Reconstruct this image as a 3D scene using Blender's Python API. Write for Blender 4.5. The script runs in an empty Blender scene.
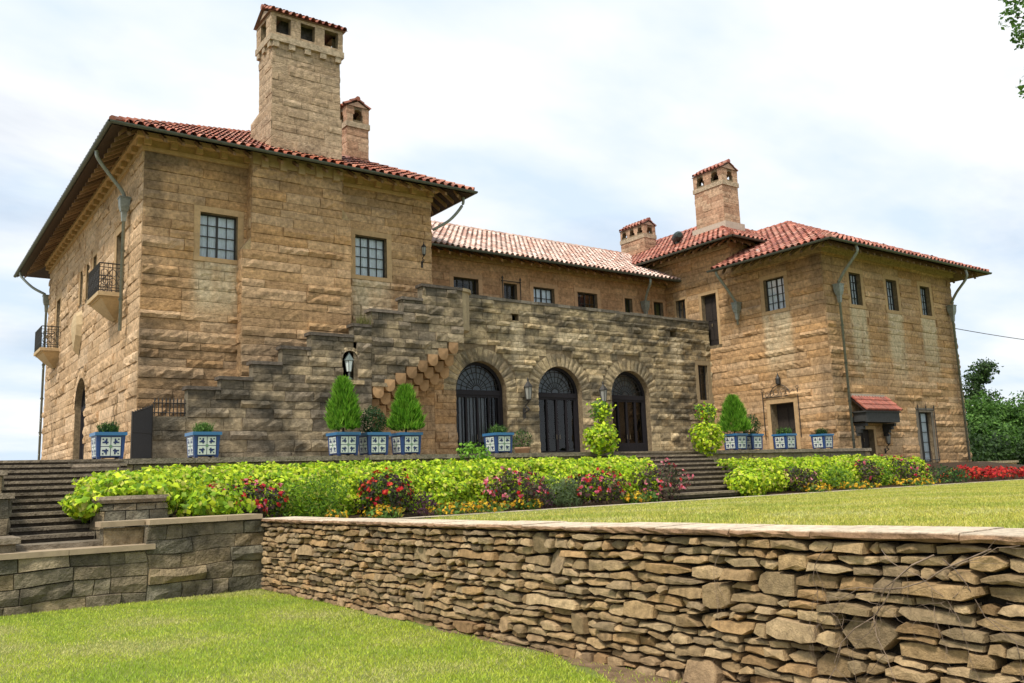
import bpy, math, random
import numpy as np
from mathutils import Vector, Matrix, noise

scene = bpy.context.scene
rnd = random.Random(7)
nr = np.random.default_rng(7)
PI = math.pi

# ---------------------------------------------------------------- camera
YAW, PITCH, ROLL = 0.630818452, 0.158802773, -0.0371452995
cam_d = bpy.data.cameras.new('camera')
cam = bpy.data.objects.new('camera', cam_d)
scene.collection.objects.link(cam)
scene.camera = cam
def _rot():
    cy, sy, cp, sp = math.cos(YAW), math.sin(YAW), math.cos(PITCH), math.sin(PITCH)
    f = Vector((sy*cp, cy*cp, sp)); r = Vector((cy, -sy, 0)); u = r.cross(f)
    c, s = math.cos(ROLL), math.sin(ROLL)
    return r*c + u*s, u*c - r*s, f
_r, _u, _f = _rot()
cam.matrix_world = Matrix(((_r.x, _u.x, -_f.x, 0), (_r.y, _u.y, -_f.y, 0), (_r.z, _u.z, -_f.z, 1.65), (0, 0, 0, 1)))
cam_d.sensor_width = 36.0
cam_d.lens = 868.27/1024*36
cam_d.clip_start = 0.05
cam_d.clip_end = 4000

# ---------------------------------------------------------------- sky, sun, exposure
SUN_EL, SUN_AZ = 57.0, 246.0      # azimuth in degrees clockwise from +Y: the sun stands to the left, a little behind the camera
sd = Vector((math.sin(math.radians(SUN_AZ))*math.cos(math.radians(SUN_EL)),
             math.cos(math.radians(SUN_AZ))*math.cos(math.radians(SUN_EL)), math.sin(math.radians(SUN_EL))))
world = bpy.data.worlds.new('World'); scene.world = world
world.use_nodes = True
nt = world.node_tree; nt.nodes.clear()
def N(tree, t, **kw):
    n = tree.nodes.new(t)
    for k, v in kw.items():
        if k.startswith('_'): setattr(n, k[1:], v)
        else: n.inputs[k.replace('__', ' ')].default_value = v
    return n
out = N(nt, 'ShaderNodeOutputWorld'); bg = N(nt, 'ShaderNodeBackground'); bg.inputs[1].default_value = 0.105
sky = N(nt, 'ShaderNodeTexSky'); sky.sky_type = 'NISHITA'; sky.sun_disc = False
sky.sun_elevation = math.radians(SUN_EL); sky.sun_rotation = math.radians(SUN_AZ)
sky.air_density = 1.0; sky.dust_density = 1.5; sky.ozone_density = 2.0
tc = N(nt, 'ShaderNodeTexCoord')
sep = N(nt, 'ShaderNodeSeparateXYZ'); nt.links.new(tc.outputs['Generated'], sep.inputs[0])
zz = N(nt, 'ShaderNodeMath', _operation='ADD'); zz.inputs[1].default_value = 0.22; nt.links.new(sep.outputs['Z'], zz.inputs[0])
zm = N(nt, 'ShaderNodeMath', _operation='MAXIMUM'); zm.inputs[1].default_value = 0.05; nt.links.new(zz.outputs[0], zm.inputs[0])
dx = N(nt, 'ShaderNodeMath', _operation='DIVIDE'); dy = N(nt, 'ShaderNodeMath', _operation='DIVIDE')
nt.links.new(sep.outputs['X'], dx.inputs[0]); nt.links.new(zm.outputs[0], dx.inputs[1])
nt.links.new(sep.outputs['Y'], dy.inputs[0]); nt.links.new(zm.outputs[0], dy.inputs[1])
cmb = N(nt, 'ShaderNodeCombineXYZ'); nt.links.new(dx.outputs[0], cmb.inputs[0]); nt.links.new(dy.outputs[0], cmb.inputs[1])
mp = N(nt, 'ShaderNodeMapping'); mp.inputs['Location'].default_value = (3.1, 7.4, 0); mp.inputs['Scale'].default_value = (1.0, 1.5, 1)
nt.links.new(cmb.outputs[0], mp.inputs[0])
n1 = N(nt, 'ShaderNodeTexNoise', Scale=0.85, Detail=7.0, Roughness=0.55); n1.inputs['Distortion'].default_value = 0.35
n2 = N(nt, 'ShaderNodeTexNoise', Scale=1.5, Detail=5.0, Roughness=0.5)
nt.links.new(mp.outputs[0], n1.inputs['Vector']); nt.links.new(mp.outputs[0], n2.inputs['Vector'])
cr = N(nt, 'ShaderNodeValToRGB'); cr.color_ramp.elements[0].position = 0.30; cr.color_ramp.elements[1].position = 0.50
cr.color_ramp.elements[0].color = (0.55,)*3+(1,)
nt.links.new(n1.outputs[0], cr.inputs[0])
cc = N(nt, 'ShaderNodeValToRGB'); cc.color_ramp.elements[0].position = 0.38; cc.color_ramp.elements[1].position = 0.60
cc.color_ramp.elements[0].color = (5.15, 6.1, 7.15, 1); cc.color_ramp.elements[1].color = (7.15, 7.35, 7.55, 1)
nt.links.new(n2.outputs[0], cc.inputs[0])
mx = N(nt, 'ShaderNodeMix', _data_type='RGBA'); nt.links.new(cr.outputs[0], mx.inputs['Factor'])
nt.links.new(sky.outputs[0], mx.inputs[6]); nt.links.new(cc.outputs[0], mx.inputs[7])
nt.links.new(mx.outputs[2], bg.inputs[0]); nt.links.new(bg.outputs[0], out.inputs[0])

sun_d = bpy.data.lights.new('sun', 'SUN'); sun_d.energy = 2.9; sun_d.angle = math.radians(9); sun_d.color = (1.0, 0.94, 0.84)
sun = bpy.data.objects.new('sun', sun_d); scene.collection.objects.link(sun)
sun.rotation_euler = sd.to_track_quat('Z', 'Y').to_euler()
scene.view_settings.view_transform = 'Standard'; scene.view_settings.look = 'None'
scene.view_settings.exposure = 0.46; scene.view_settings.gamma = 1.0; scene.view_settings.use_curve_mapping = False

# ---------------------------------------------------------------- materials
MATS = {}
def attr_mat(name, rough=0.85, spec=0.3, var=0.25, nscale=14.0, bump=0.0, bscale=60.0, bdist=0.01, metallic=0.0, transl=0.0, detail=6.0, tint=None, ior=None):
    """Base colour = the mesh's own stone / leaf / tile colour, varied by fine noise."""
    m = bpy.data.materials.new(name); m.use_nodes = True; t = m.node_tree
    b = t.nodes['Principled BSDF']; b.inputs['Roughness'].default_value = rough; b.inputs['Specular IOR Level'].default_value = spec
    b.inputs['Metallic'].default_value = metallic
    a = t.nodes.new('ShaderNodeAttribute'); a.attribute_name = 'Col'
    geo = t.nodes.new('ShaderNodeTexCoord')
    nz = N(t, 'ShaderNodeTexNoise', Scale=nscale, Detail=detail, Roughness=0.65); t.links.new(geo.outputs['Object'], nz.inputs['Vector'])
    mr = t.nodes.new('ShaderNodeMapRange'); mr.inputs[1].default_value = 0.3; mr.inputs[2].default_value = 0.7
    mr.inputs[3].default_value = 1-var; mr.inputs[4].default_value = 1+var; t.links.new(nz.outputs[0], mr.inputs[0])
    vm = t.nodes.new('ShaderNodeVectorMath'); vm.operation = 'SCALE'; t.links.new(a.outputs['Color'], vm.inputs[0]); t.links.new(mr.outputs[0], vm.inputs['Scale'])
    t.links.new(vm.outputs[0], b.inputs['Base Color'])
    if bump:
        nb = N(t, 'ShaderNodeTexNoise', Scale=bscale, Detail=5.0, Roughness=0.6); t.links.new(geo.outputs['Object'], nb.inputs['Vector'])
        bp = N(t, 'ShaderNodeBump', Strength=bump, Distance=bdist); t.links.new(nb.outputs[0], bp.inputs['Height']); t.links.new(bp.outputs[0], b.inputs['Normal'])
    if transl:
        tr = t.nodes.new('ShaderNodeBsdfTranslucent'); t.links.new(vm.outputs[0], tr.inputs[0])
        ms = t.nodes.new('ShaderNodeMixShader'); ms.inputs[0].default_value = transl
        t.links.new(b.outputs[0], ms.inputs[1]); t.links.new(tr.outputs[0], ms.inputs[2]); t.links.new(ms.outputs[0], t.nodes['Material Output'].inputs[0])
    MATS[name] = m; return m
def glass_mat(name):
    m = bpy.data.materials.new(name); m.use_nodes = True; t = m.node_tree; t.nodes.remove(t.nodes['Principled BSDF'])
    g = N(t, 'ShaderNodeBsdfGlossy', Roughness=0.03); tr = t.nodes.new('ShaderNodeBsdfTransparent'); tr.inputs[0].default_value = (.93, .96, .96, 1)
    fr = N(t, 'ShaderNodeFresnel', IOR=1.5); ms = t.nodes.new('ShaderNodeMixShader')
    nb = N(t, 'ShaderNodeTexNoise', Scale=2.5, Detail=2.0); tcx = t.nodes.new('ShaderNodeTexCoord'); t.links.new(tcx.outputs['Object'], nb.inputs['Vector'])
    bp = N(t, 'ShaderNodeBump', Strength=0.12, Distance=0.05); t.links.new(nb.outputs[0], bp.inputs['Height']); t.links.new(bp.outputs[0], g.inputs['Normal'])
    t.links.new(fr.outputs[0], ms.inputs[0]); t.links.new(tr.outputs[0], ms.inputs[1]); t.links.new(g.outputs[0], ms.inputs[2])
    t.links.new(ms.outputs[0], t.nodes['Material Output'].inputs[0]); MATS[name] = m; return m
STONE = attr_mat('sandstone', 0.9, 0.2, 0.42, 7.0, 1.0, 22.0, 0.05, detail=9.0)
DRESSED = attr_mat('dressed_sandstone', 0.88, 0.2, 0.16, 7.0, 0.35, 60.0, 0.008)
FIELD = attr_mat('fieldstone', 0.9, 0.25, 0.38, 16.0, 0.9, 70.0, 0.015)
TILE = attr_mat('clay_tile', 0.55, 0.42, 0.28, 11.0, 0.3, 60.0, 0.006)
WOOD = attr_mat('dark_timber', 0.7, 0.3, 0.3, 12.0, 0.2, 60.0, 0.004)
IRON = attr_mat('wrought_iron', 0.55, 0.4, 0.15, 20.0)
COPPER = attr_mat('weathered_copper', 0.55, 0.45, 0.25, 9.0, metallic=0.25)
PAINT = attr_mat('painted_tile', 0.35, 0.5, 0.08, 15.0)
CLOTH = attr_mat('curtain_cloth', 0.95, 0.1, 0.1, 6.0)
LEAF = attr_mat('leaves', 0.6, 0.3, 0.18, 6.0, transl=0.35)
FLOWER = attr_mat('petals', 0.7, 0.2, 0.12, 8.0, transl=0.25)
SOIL = attr_mat('soil', 0.95, 0.1, 0.45, 6.0, 0.8, 30.0, 0.03)
BARK = attr_mat('bark', 0.95, 0.15, 0.35, 10.0, 0.7, 30.0, 0.02)
DARKIN = attr_mat('dark_interior', 0.9, 0.1, 0.1, 3.0)
GLASS = glass_mat('window_glass')

def lawn_mat(name, c1, c2, c3):
    m = bpy.data.materials.new(name); m.use_nodes = True; t = m.node_tree; b = t.nodes['Principled BSDF']
    b.inputs['Roughness'].default_value = 0.95; b.inputs['Specular IOR Level'].default_value = 0.1
    tcx = t.nodes.new('ShaderNodeTexCoord')
    a = N(t, 'ShaderNodeTexNoise', Scale=0.55, Detail=6.0, Roughness=0.6); f = N(t, 'ShaderNodeTexNoise', Scale=40.0, Detail=4.0, Roughness=0.7)
    for n in (a, f): t.links.new(tcx.outputs['Object'], n.inputs['Vector'])
    r = t.nodes.new('ShaderNodeValToRGB'); r.color_ramp.elements[0].position = .38; r.color_ramp.elements[1].position = .62
    r.color_ramp.elements[0].color = (*c1, 1); r.color_ramp.elements[1].color = (*c2, 1); t.links.new(a.outputs[0], r.inputs[0])
    mxx = N(t, 'ShaderNodeMix', _data_type='RGBA'); mr = t.nodes.new('ShaderNodeMapRange'); mr.inputs[1].default_value = .35; mr.inputs[2].default_value = .75
    t.links.new(f.outputs[0], mr.inputs[0]); t.links.new(mr.outputs[0], mxx.inputs['Factor']); t.links.new(r.outputs[0], mxx.inputs[6]); mxx.inputs[7].default_value = (*c3, 1)
    t.links.new(mxx.outputs[2], b.inputs['Base Color'])
    bp = N(t, 'ShaderNodeBump', Strength=0.6, Distance=0.03); t.links.new(f.outputs[0], bp.inputs['Height']); t.links.new(bp.outputs[0], b.inputs['Normal'])
    MATS[name] = m; return m
LAWN = lawn_mat('lawn_soil', (.17, .22, .05), (.24, .25, .08), (.13, .15, .04))
FIELDG = lawn_mat('dry_field', (.20, .19, .11), (.24, .21, .13), (.15, .15, .08))

# ---------------------------------------------------------------- mesh helpers
class MB:
    def __init__(self): self.v = []; self.f = []; self.c = []; self.n = 0
    def add(self, verts, faces, col):
        verts = np.asarray(verts, float).reshape(-1, 3); k = len(verts)
        col = np.asarray(col, float)
        if col.ndim == 1: col = np.tile(col[:3], (k, 1))
        n = self.n
        self.v.append(verts); self.c.append(col[:, :3]); self.f.extend([tuple(i+n for i in f) for f in faces]); self.n += k
    def build(self, name, mat, parent=None, smooth=False):
        me = bpy.data.meshes.new(name)
        v = np.concatenate(self.v) if self.v else np.zeros((0, 3))
        o = bpy.data.objects.new(name, me)
        if parent is not None:
            pw = parent.matrix_basis.copy()
            p = parent
            while p.parent is not None:
                p = p.parent; pw = p.matrix_basis @ pw
            loc = np.array(pw.translation); v = v-loc          # parents are only ever moved, never turned, while building
        me.from_pydata(v.tolist(), [], self.f)
        ca = me.color_attributes.new('Col', 'FLOAT_COLOR', 'POINT')
        c = np.concatenate(self.c); c4 = np.ones((len(c), 4), np.float32); c4[:, :3] = c
        ca.data.foreach_set('color', c4.ravel())
        me.materials.append(mat)
        if smooth: me.polygons.foreach_set('use_smooth', [True]*len(me.polygons))
        me.update(); scene.collection.objects.link(o)
        if parent is not None: o.parent = parent
        return o
def empty(name, loc, parent=None):
    o = bpy.data.objects.new(name, None); scene.collection.objects.link(o); o.location = loc; o.empty_display_size = .2
    return o
def tag(o, label=None, cat=None, group=None, kind=None):
    if label: o['label'] = label
    if cat: o['category'] = cat
    if group: o['group'] = group
    if kind: o['kind'] = kind
    return o
class Fr:
    """wall frame: u along the wall, z up, d outwards"""
    def __init__(s, o, u, n): s.o = np.array(o, float); s.u = np.array(u, float); s.n = np.array(n, float)
    def P(s, u, z, d):
        u = np.asarray(u, float)[..., None]; z = np.asarray(z, float)[..., None]; d = np.asarray(d, float)[..., None]
        return s.o+u*s.u+d*s.n+z*np.array([0, 0, 1.])
BOXF = [(0, 1, 3, 2), (4, 6, 7, 5), (0, 4, 5, 1), (2, 3, 7, 6), (0, 2, 6, 4), (1, 5, 7, 3)]
WORLD = Fr((0, 0, 0), (1, 0, 0), (0, 1, 0))
def box(m, fr, u0, u1, z0, z1, d0, d1, col):
    uu, zz, dd = np.array([[u, z, d] for u in (u0, u1) for z in (z0, z1) for d in (d0, d1)]).T
    m.add(fr.P(uu, zz, dd), BOXF, col)
def wbox(m, x0, x1, y0, y1, z0, z1, col): box(m, WORLD, x0, x1, z0, z1, y0, y1, col)
def frustum(m, c, w0, w1, z0, z1, col, d0=None, d1=None):
    d0 = w0 if d0 is None else d0; d1 = w1 if d1 is None else d1
    v = [(c[0]+s*w/2, c[1]+t*d/2, z) for (w, d, z) in ((w0, d0, z0), (w1, d1, z1)) for s in (-1, 1) for t in (-1, 1)]
    m.add(v, [(0, 1, 3, 2), (4, 6, 7, 5), (0, 4, 5, 1), (2, 3, 7, 6), (0, 2, 6, 4), (1, 5, 7, 3)], col)
def tube(m, pts, r, col, seg=6, r1=None):
    pts = np.asarray(pts, float); n = len(pts); rr = np.linspace(r, r if r1 is None else r1, n) if np.isscalar(r) else np.asarray(r)
    V = []; 
    for i in range(n):
        t = pts[min(i+1, n-1)]-pts[max(i-1, 0)]; t /= np.linalg.norm(t)+1e-9
        a = np.cross(t, [0, 0, 1.] if abs(t[2]) < .9 else [1., 0, 0]); a /= np.linalg.norm(a); b = np.cross(t, a)
        th = np.arange(seg)*2*PI/seg
        V.append(pts[i]+rr[i]*(np.cos(th)[:, None]*a+np.sin(th)[:, None]*b))
    F = [(i*seg+k, i*seg+(k+1) % seg, (i+1)*seg+(k+1) % seg, (i+1)*seg+k) for i in range(n-1) for k in range(seg)]
    F += [tuple(range(seg)), tuple((n-1)*seg+k for k in range(seg))]
    m.add(np.concatenate(V), F, col)
def lathe(m, c, prof, col, seg=16):
    V = []; th = np.arange(seg)*2*PI/seg
    for (r, z) in prof: V.append(np.stack([c[0]+r*np.cos(th), c[1]+r*np.sin(th), np.full(seg, c[2]+z)], 1))
    n = len(prof)
    F = [(i*seg+k, i*seg+(k+1) % seg, (i+1)*seg+(k+1) % seg, (i+1)*seg+k) for i in range(n-1) for k in range(seg)]
    F += [tuple(range(seg)), tuple((n-1)*seg+k for k in range(seg))]
    m.add(np.concatenate(V), F, col)
def smooth_path(P, k=6):
    P = np.asarray(P, float); out = []
    Q = np.concatenate([[2*P[0]-P[1]], P, [2*P[-1]-P[-2]]])
    for i in range(1, len(Q)-2):
        for j in range(k):
            t = j/k; a, b, c, d = Q[i-1], Q[i], Q[i+1], Q[i+2]
            out.append(.5*((2*b)+(-a+c)*t+(2*a-5*b+4*c-d)*t*t+(-a+3*b-3*c+d)*t**3))
    out.append(P[-1]); return np.array(out)
def fbm(p, s, oct=3):
    return noise.fractal(Vector((p[0]*s, p[1]*s, p[2]*s)), 1.0, 2.0, oct)

# ---------------------------------------------------------------- stone walls
WARM = [(0.500, 0.312, 0.160), (0.525, 0.338, 0.182), (0.469, 0.291, 0.143), (0.449, 0.276, 0.138), (0.541, 0.359, 0.204), (0.500, 0.317, 0.165), (0.484, 0.286, 0.132)]
PINK = [(.54, .36, .205), (.59, .405, .24), (.56, .38, .22), (.51, .34, .19), (.61, .43, .265)]
GREYB = [(.40, .31, .18), (.44, .345, .205), (.35, .275, .165), (.48, .375, .225), (.31, .25, .155), (.49, .37, .21)]
GARDEN = [(.25, .205, .135), (.29, .23, .145), (.215, .18, .12), (.33, .25, .145), (.185, .165, .115)]
DARKW = np.array([.065, .058, .045])
PALE = np.array([.60, .49, .32])

def stone_col(base, P, weather, pale):
    """stone colour plus the lichen stains and lime streaks the wall carries"""
    out_ = np.empty((len(P), 3))
    for i, p in enumerate(P):
        c = np.array(base)
        c = c*(1+.16*fbm(p, .9, 3)+.20*fbm((p[0]*.9, p[1]*.9, p[2]*3.2), 2.2, 2))
        w = weather(p) if weather else 0
        if w > 0: c = c*(1-w)+DARKW*w
        q = pale(p) if pale else 0
        if q > 0: c = c*(1-q)+PALE*q
        out_[i] = c
    return out_
WOB = [.009]
def rock(m, fr, u0, u1, z0, z1, base, relief, weather, pale, step=.17, d0=.002):
    g = .011
    L, H = u1-u0, z1-z0
    if L < .06 or H < .024: return
    nu = max(1, int(L/step)); nz = max(1, int(round(H/.14)))
    us = np.concatenate([[u0], np.linspace(u0+g, u1-g, nu+1), [u1]]); zs = np.concatenate([[z0], np.linspace(z0+g, z1-g, nz+1), [z1]])
    a, b = len(us), len(zs)
    D = np.zeros((a, b))
    lean = nr.uniform(.35, 1.0)*relief
    D[1:-1, 1:-1] = .25*relief+nr.uniform(0, .5*relief, (a-2, b-2))
    if b > 4: D[1:-1, 2:-2] += nr.uniform(.2, 1.0, (a-2, b-4))*lean
    else: D[2:-2, 1:-1] += lean*.5
    U, Z = np.meshgrid(us, zs, indexing='ij')
    U = U.copy(); Z = Z.copy()
    if a > 4 and b > 4:
        U[2:-2, 2:-2] += nr.uniform(-.03, .03, (a-4, b-4)); Z[2:-2, 2:-2] += nr.uniform(-.02, .02, (a-4, b-4))
    w_ = WOB[0]
    for i in range(a):
        for j in range(b):
            uu, zz_ = U[i, j], Z[i, j]; U[i, j] += w_*1.6*noise.noise(Vector((uu*1.9, zz_*3.1, 7.7))); Z[i, j] += w_*2*noise.noise(Vector((uu*1.4, zz_*2.3, 1.3)))
    P = fr.P(U.ravel(), Z.ravel(), (D+d0).ravel())
    F = [(i*b+j, (i+1)*b+j, (i+1)*b+j+1, i*b+j+1) for i in range(a-1) for j in range(b-1)]
    col = stone_col(base, P, weather, pale)
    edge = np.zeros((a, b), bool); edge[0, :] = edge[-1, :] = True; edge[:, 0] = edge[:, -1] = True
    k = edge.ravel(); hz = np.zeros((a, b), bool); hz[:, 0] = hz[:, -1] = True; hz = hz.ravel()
    col[k] = col[k]*.86+np.array((.12, .09, .055))*.14; col[hz] = col[hz]*.66  # mortar tone on the edges, plus crevice shade painted in, strongest along the courses
    m.add(P, F, col)
class Op:
    def __init__(s, u0, u1, z0, z1, arch=False, sur=.21, reveal=.28):
        s.u0, s.u1, s.z0, s.z1, s.arch, s.sur, s.rev = u0, u1, z0, z1, arch, sur, reveal
        s.r = (u1-u0)/2; s.uc = (u0+u1)/2; s.sp = z1-s.r if arch else z1
    def block(s, za, zb):
        """the u-interval this opening (with its dressed surround) takes away from the band za..zb"""
        if zb <= s.z0-(.16 if not s.arch and s.sur else 0)+.001 or za >= s.z1+s.sur-.001: return None
        if s.arch:
            R = s.r+s.sur-.06
            if za <= s.sp: return (s.uc-(R if zb > s.sp else s.r+.0), s.uc+(R if zb > s.sp else s.r+.0)) if zb > s.sp else (s.u0, s.u1)
            h = za-s.sp
            if h >= R: return None
            w = math.sqrt(R*R-h*h); return (s.uc-w, s.uc+w)
        return (s.u0-s.sur, s.u1+s.sur)
def courses(z0, z1, h, keys, r):
    ks = sorted(k for k in keys if z0+.1 < k < z1-.1); pts = [z0]
    for k in ks:
        if k-pts[-1] > .1: pts.append(k)
    pts.append(z1); out_ = [z0]
    for a, b in zip(pts[:-1], pts[1:]):
        n = max(1, round((b-a)/h)); w = np.array([r.uniform(.75, 1.25) for _ in range(n)]); w = w/w.sum()*(b-a)
        for x in w: out_.append(out_[-1]+x)
    return out_
def ashlar(m, fr, u0, u1, z0, z1, ops=(), h=.36, pal=WARM, relief=.05, lens=(.55, 1.3), weather=None, pale=None, seed=1, prof=None, bot=None, breaks=(), mixp=None, svar=.07, backing=True, back_col=(.20, .15, .09)):
    r = random.Random(seed)
    keys = []
    for o in ops:
        if o.arch: keys += [o.sp]
        else: keys += [o.z1+o.sur, o.z0-(.16 if o.sur else 0)]
    cs = courses(z0, z1, h, keys, r)
    for za, zb in zip(cs[:-1], cs[1:]):
        blocks = sorted(b for b in (o.block(za, zb) for o in ops) if b)
        free = []; cur = u0
        for a, b in blocks:
            if a > cur: free.append((cur, min(a, u1)))
            cur = max(cur, b)
        if cur < u1: free.append((cur, u1))
        for a, b in free:
            x = a-(r.uniform(0, .5) if a == u0 else 0)
            while x < b-.01:
                e = x+r.uniform(*lens)*(.75+.5*(zb-za)/h)
                if b-e < .3: e = b
                for q in breaks:
                    if max(x, a)+.02 < q < e-.02 and prof and (prof(q-.03) < zb+.01 or prof(q+.03) < zb+.01): e = q
                s0, s1 = max(x, a), min(e, b)
                zt, zl = zb, za
                if prof: zt = min(zb, prof(.5*(s0+s1)))
                if bot: zl = max(za, bot(.5*(s0+s1)))
                if zt-zl > .05:
                    base = np.array(r.choice(pal))*r.uniform(1-svar, 1+svar)
                    if mixp: base = mixp(.5*(s0+s1), .5*(za+zb), base, r)
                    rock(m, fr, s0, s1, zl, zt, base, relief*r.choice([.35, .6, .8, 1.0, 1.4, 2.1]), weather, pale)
                x = e
        for o in ops:                                   # thin closer courses above and below a surround
            if o.arch: continue
            for (lo_, hi_) in ((max(za, o.z1+o.sur), zb), (za, min(zb, o.z0-(.16 if o.sur else 0)))):
                if o.block(za, zb) and .025 < hi_-lo_ < zb-za-.004:
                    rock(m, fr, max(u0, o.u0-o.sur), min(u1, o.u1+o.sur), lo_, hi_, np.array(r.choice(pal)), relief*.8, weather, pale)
    if backing: wall_back(m, fr, u0, u1, z0, z1, ops, back_col)
def wall_back(m, fr, u0, u1, z0, z1, ops, col):
    us = sorted({u0, u1, *[o.u0 for o in ops], *[o.u1 for o in ops]}); zs = sorted({z0, z1, *[min(max(o.z0, z0), z1) for o in ops], *[min(o.z1, z1) for o in ops]})
    for a, b in zip(us[:-1], us[1:]):
        for c, d in zip(zs[:-1], zs[1:]):
            um, zm_ = .5*(a+b), .5*(c+d)
            if any(o.u0 < um < o.u1 and o.z0 < zm_ < o.z1 for o in ops): continue
            m.add(fr.P([a, b, b, a], [c, c, d, d], [0]*4), [(0, 1, 2, 3)], col)
    rc = np.array(col)*1.15
    for o in ops:
        if o.arch:
            th = np.linspace(0, PI, 25); U = o.uc+o.r*np.cos(th); Z = o.sp+o.r*np.sin(th)
            for i in range(24):
                m.add(fr.P([U[i], U[i+1], U[i+1], U[i]], [Z[i], Z[i+1], o.z1, o.z1], [0]*4), [(0, 1, 2, 3)], col)
                m.add(fr.P([U[i], U[i+1], U[i+1], U[i]], [Z[i], Z[i+1], Z[i+1], Z[i]], [0, 0, -o.rev, -o.rev]), [(0, 1, 2, 3)], rc)
            for u in (o.u0, o.u1): m.add(fr.P([u]*4, [o.z0, o.sp, o.sp, o.z0], [0, 0, -o.rev, -o.rev]), [(0, 1, 2, 3)], rc)
        else:
            for u in (o.u0, o.u1): m.add(fr.P([u]*4, [o.z0, o.z1, o.z1, o.z0], [0, 0, -o.rev, -o.rev]), [(0, 1, 2, 3)], rc)
            for z in (o.z0, o.z1): m.add(fr.P([o.u0, o.u1, o.u1, o.u0], [z]*4, [0, 0, -o.rev, -o.rev]), [(0, 1, 2, 3)], rc)
def voussoirs(m, fr, o, pal, n=15, weather=None, wid=None, relief=.05):
    R0 = o.r+.002; R1 = o.r+(wid or o.sur)
    for i in range(n):
        a0, a1 = PI*i/n+.008, PI*(i+1)/n-.008; base = np.array(rnd.choice(pal))*rnd.uniform(.9, 1.12)
        th = np.linspace(a0, a1, 4); rs = np.linspace(R0, R1*rnd.uniform(.97, 1.05), 4); T, Rr = np.meshgrid(th, rs, indexing='ij')
        D = nr.uniform(.3, 1.2, (4, 4))*relief+.012; D[0, :] = D[-1, :] = .004; D[:, -1] = .004; D[:, 0] = .03
        U = o.uc+Rr*np.cos(T); Z = o.sp+Rr*np.sin(T)
        P = fr.P(U.ravel(), Z.ravel(), D.ravel())
        m.add(P, [(i_*4+j, (i_+1)*4+j, (i_+1)*4+j+1, i_*4+j+1) for i_ in range(3) for j in range(3)], stone_col(base, P, weather, None))
def surround(m, fr, o, col=(.47, .315, .165), d=.034, sill=True, weather=None):
    s = o.sur; j = lambda: np.array(col)*rnd.uniform(.9, 1.1)
    box(m, fr, o.u0-s, o.u1+s, o.z1, o.z1+s, -.02, d, j())
    for (a, b) in ((o.u0-s, o.u0), (o.u1, o.u1+s)):
        h = (o.z1-o.z0)
        for k in range(2): box(m, fr, a, b, o.z0+h*k/2+.002, o.z0+h*(k+1)/2-.002, -.02, d-.004*k, j())
    if sill: box(m, fr, o.u0-s, o.u1+s, o.z0-.16, o.z0, -.02, d+.02, j())

BRONZE = (.028, .025, .022)
def window(parent, fr, o, nx, nz, curtain=False, name='window', mullion=True, surc=(.47, .315, .165), sill=True):
    """window > surround (itself), frame, pane, curtain"""
    m = MB(); surround(m, fr, o, surc, sill=sill)
    w = m.build(name, DRESSED, parent)
    m = MB(); d = -o.rev+.06; t = .045
    box(m, fr, o.u0, o.u0+t, o.z0, o.z1, d-.04, d+.03, BRONZE); box(m, fr, o.u1-t, o.u1, o.z0, o.z1, d-.04, d+.03, BRONZE)
    box(m, fr, o.u0+t, o.u1-t, o.z0, o.z0+t, d-.04, d+.028, BRONZE); box(m, fr, o.u0+t, o.u1-t, o.z1-t, o.z1, d-.04, d+.028, BRONZE)
    for i in range(1, nx):
        u = o.u0+(o.u1-o.u0)*i/nx; b = .032 if mullion and i == nx//2 and nx % 2 == 0 else .013
        box(m, fr, u-b, u+b, o.z0+t, o.z1-t, d-.025, d+.02, BRONZE)
    for i in range(1, nz):
        z = o.z0+(o.z1-o.z0)*i/nz; box(m, fr, o.u0+t, o.u1-t, z-.013, z+.013, d-.024, d+.016, BRONZE)
    m.build('frame', IRON, w)
    m = MB(); m.add(fr.P([o.u0, o.u1, o.u1, o.u0], [o.z0, o.z0, o.z1, o.z1], [d-.01]*4), [(0, 1, 2, 3)], (.5, .5, .5)); m.build('pane', GLASS, w)
    m = MB()
    if curtain:
        n = 40; u = np.linspace(o.u0, o.u1, n); dd = d-.05+.018*np.sin(np.arange(n)*1.55)
        P = np.concatenate([fr.P(u, np.full(n, o.z0), dd), fr.P(u, np.full(n, o.z1), dd)])
        m.add(P, [(i, i+1, n+i+1, n+i) for i in range(n-1)], (.78, .82, .88)); m.build('curtain', CLOTH, w)
    else:
        box(m, fr, o.u0+.01, o.u1-.01, o.z0+.01, o.z1-.01, d-.75, d-.7, (.035, .033, .03)); m.build('room_shade_sheet', DARKIN, w)  # dark sheet behind the glass, painted as the shade of the unlit room
    return w

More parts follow.
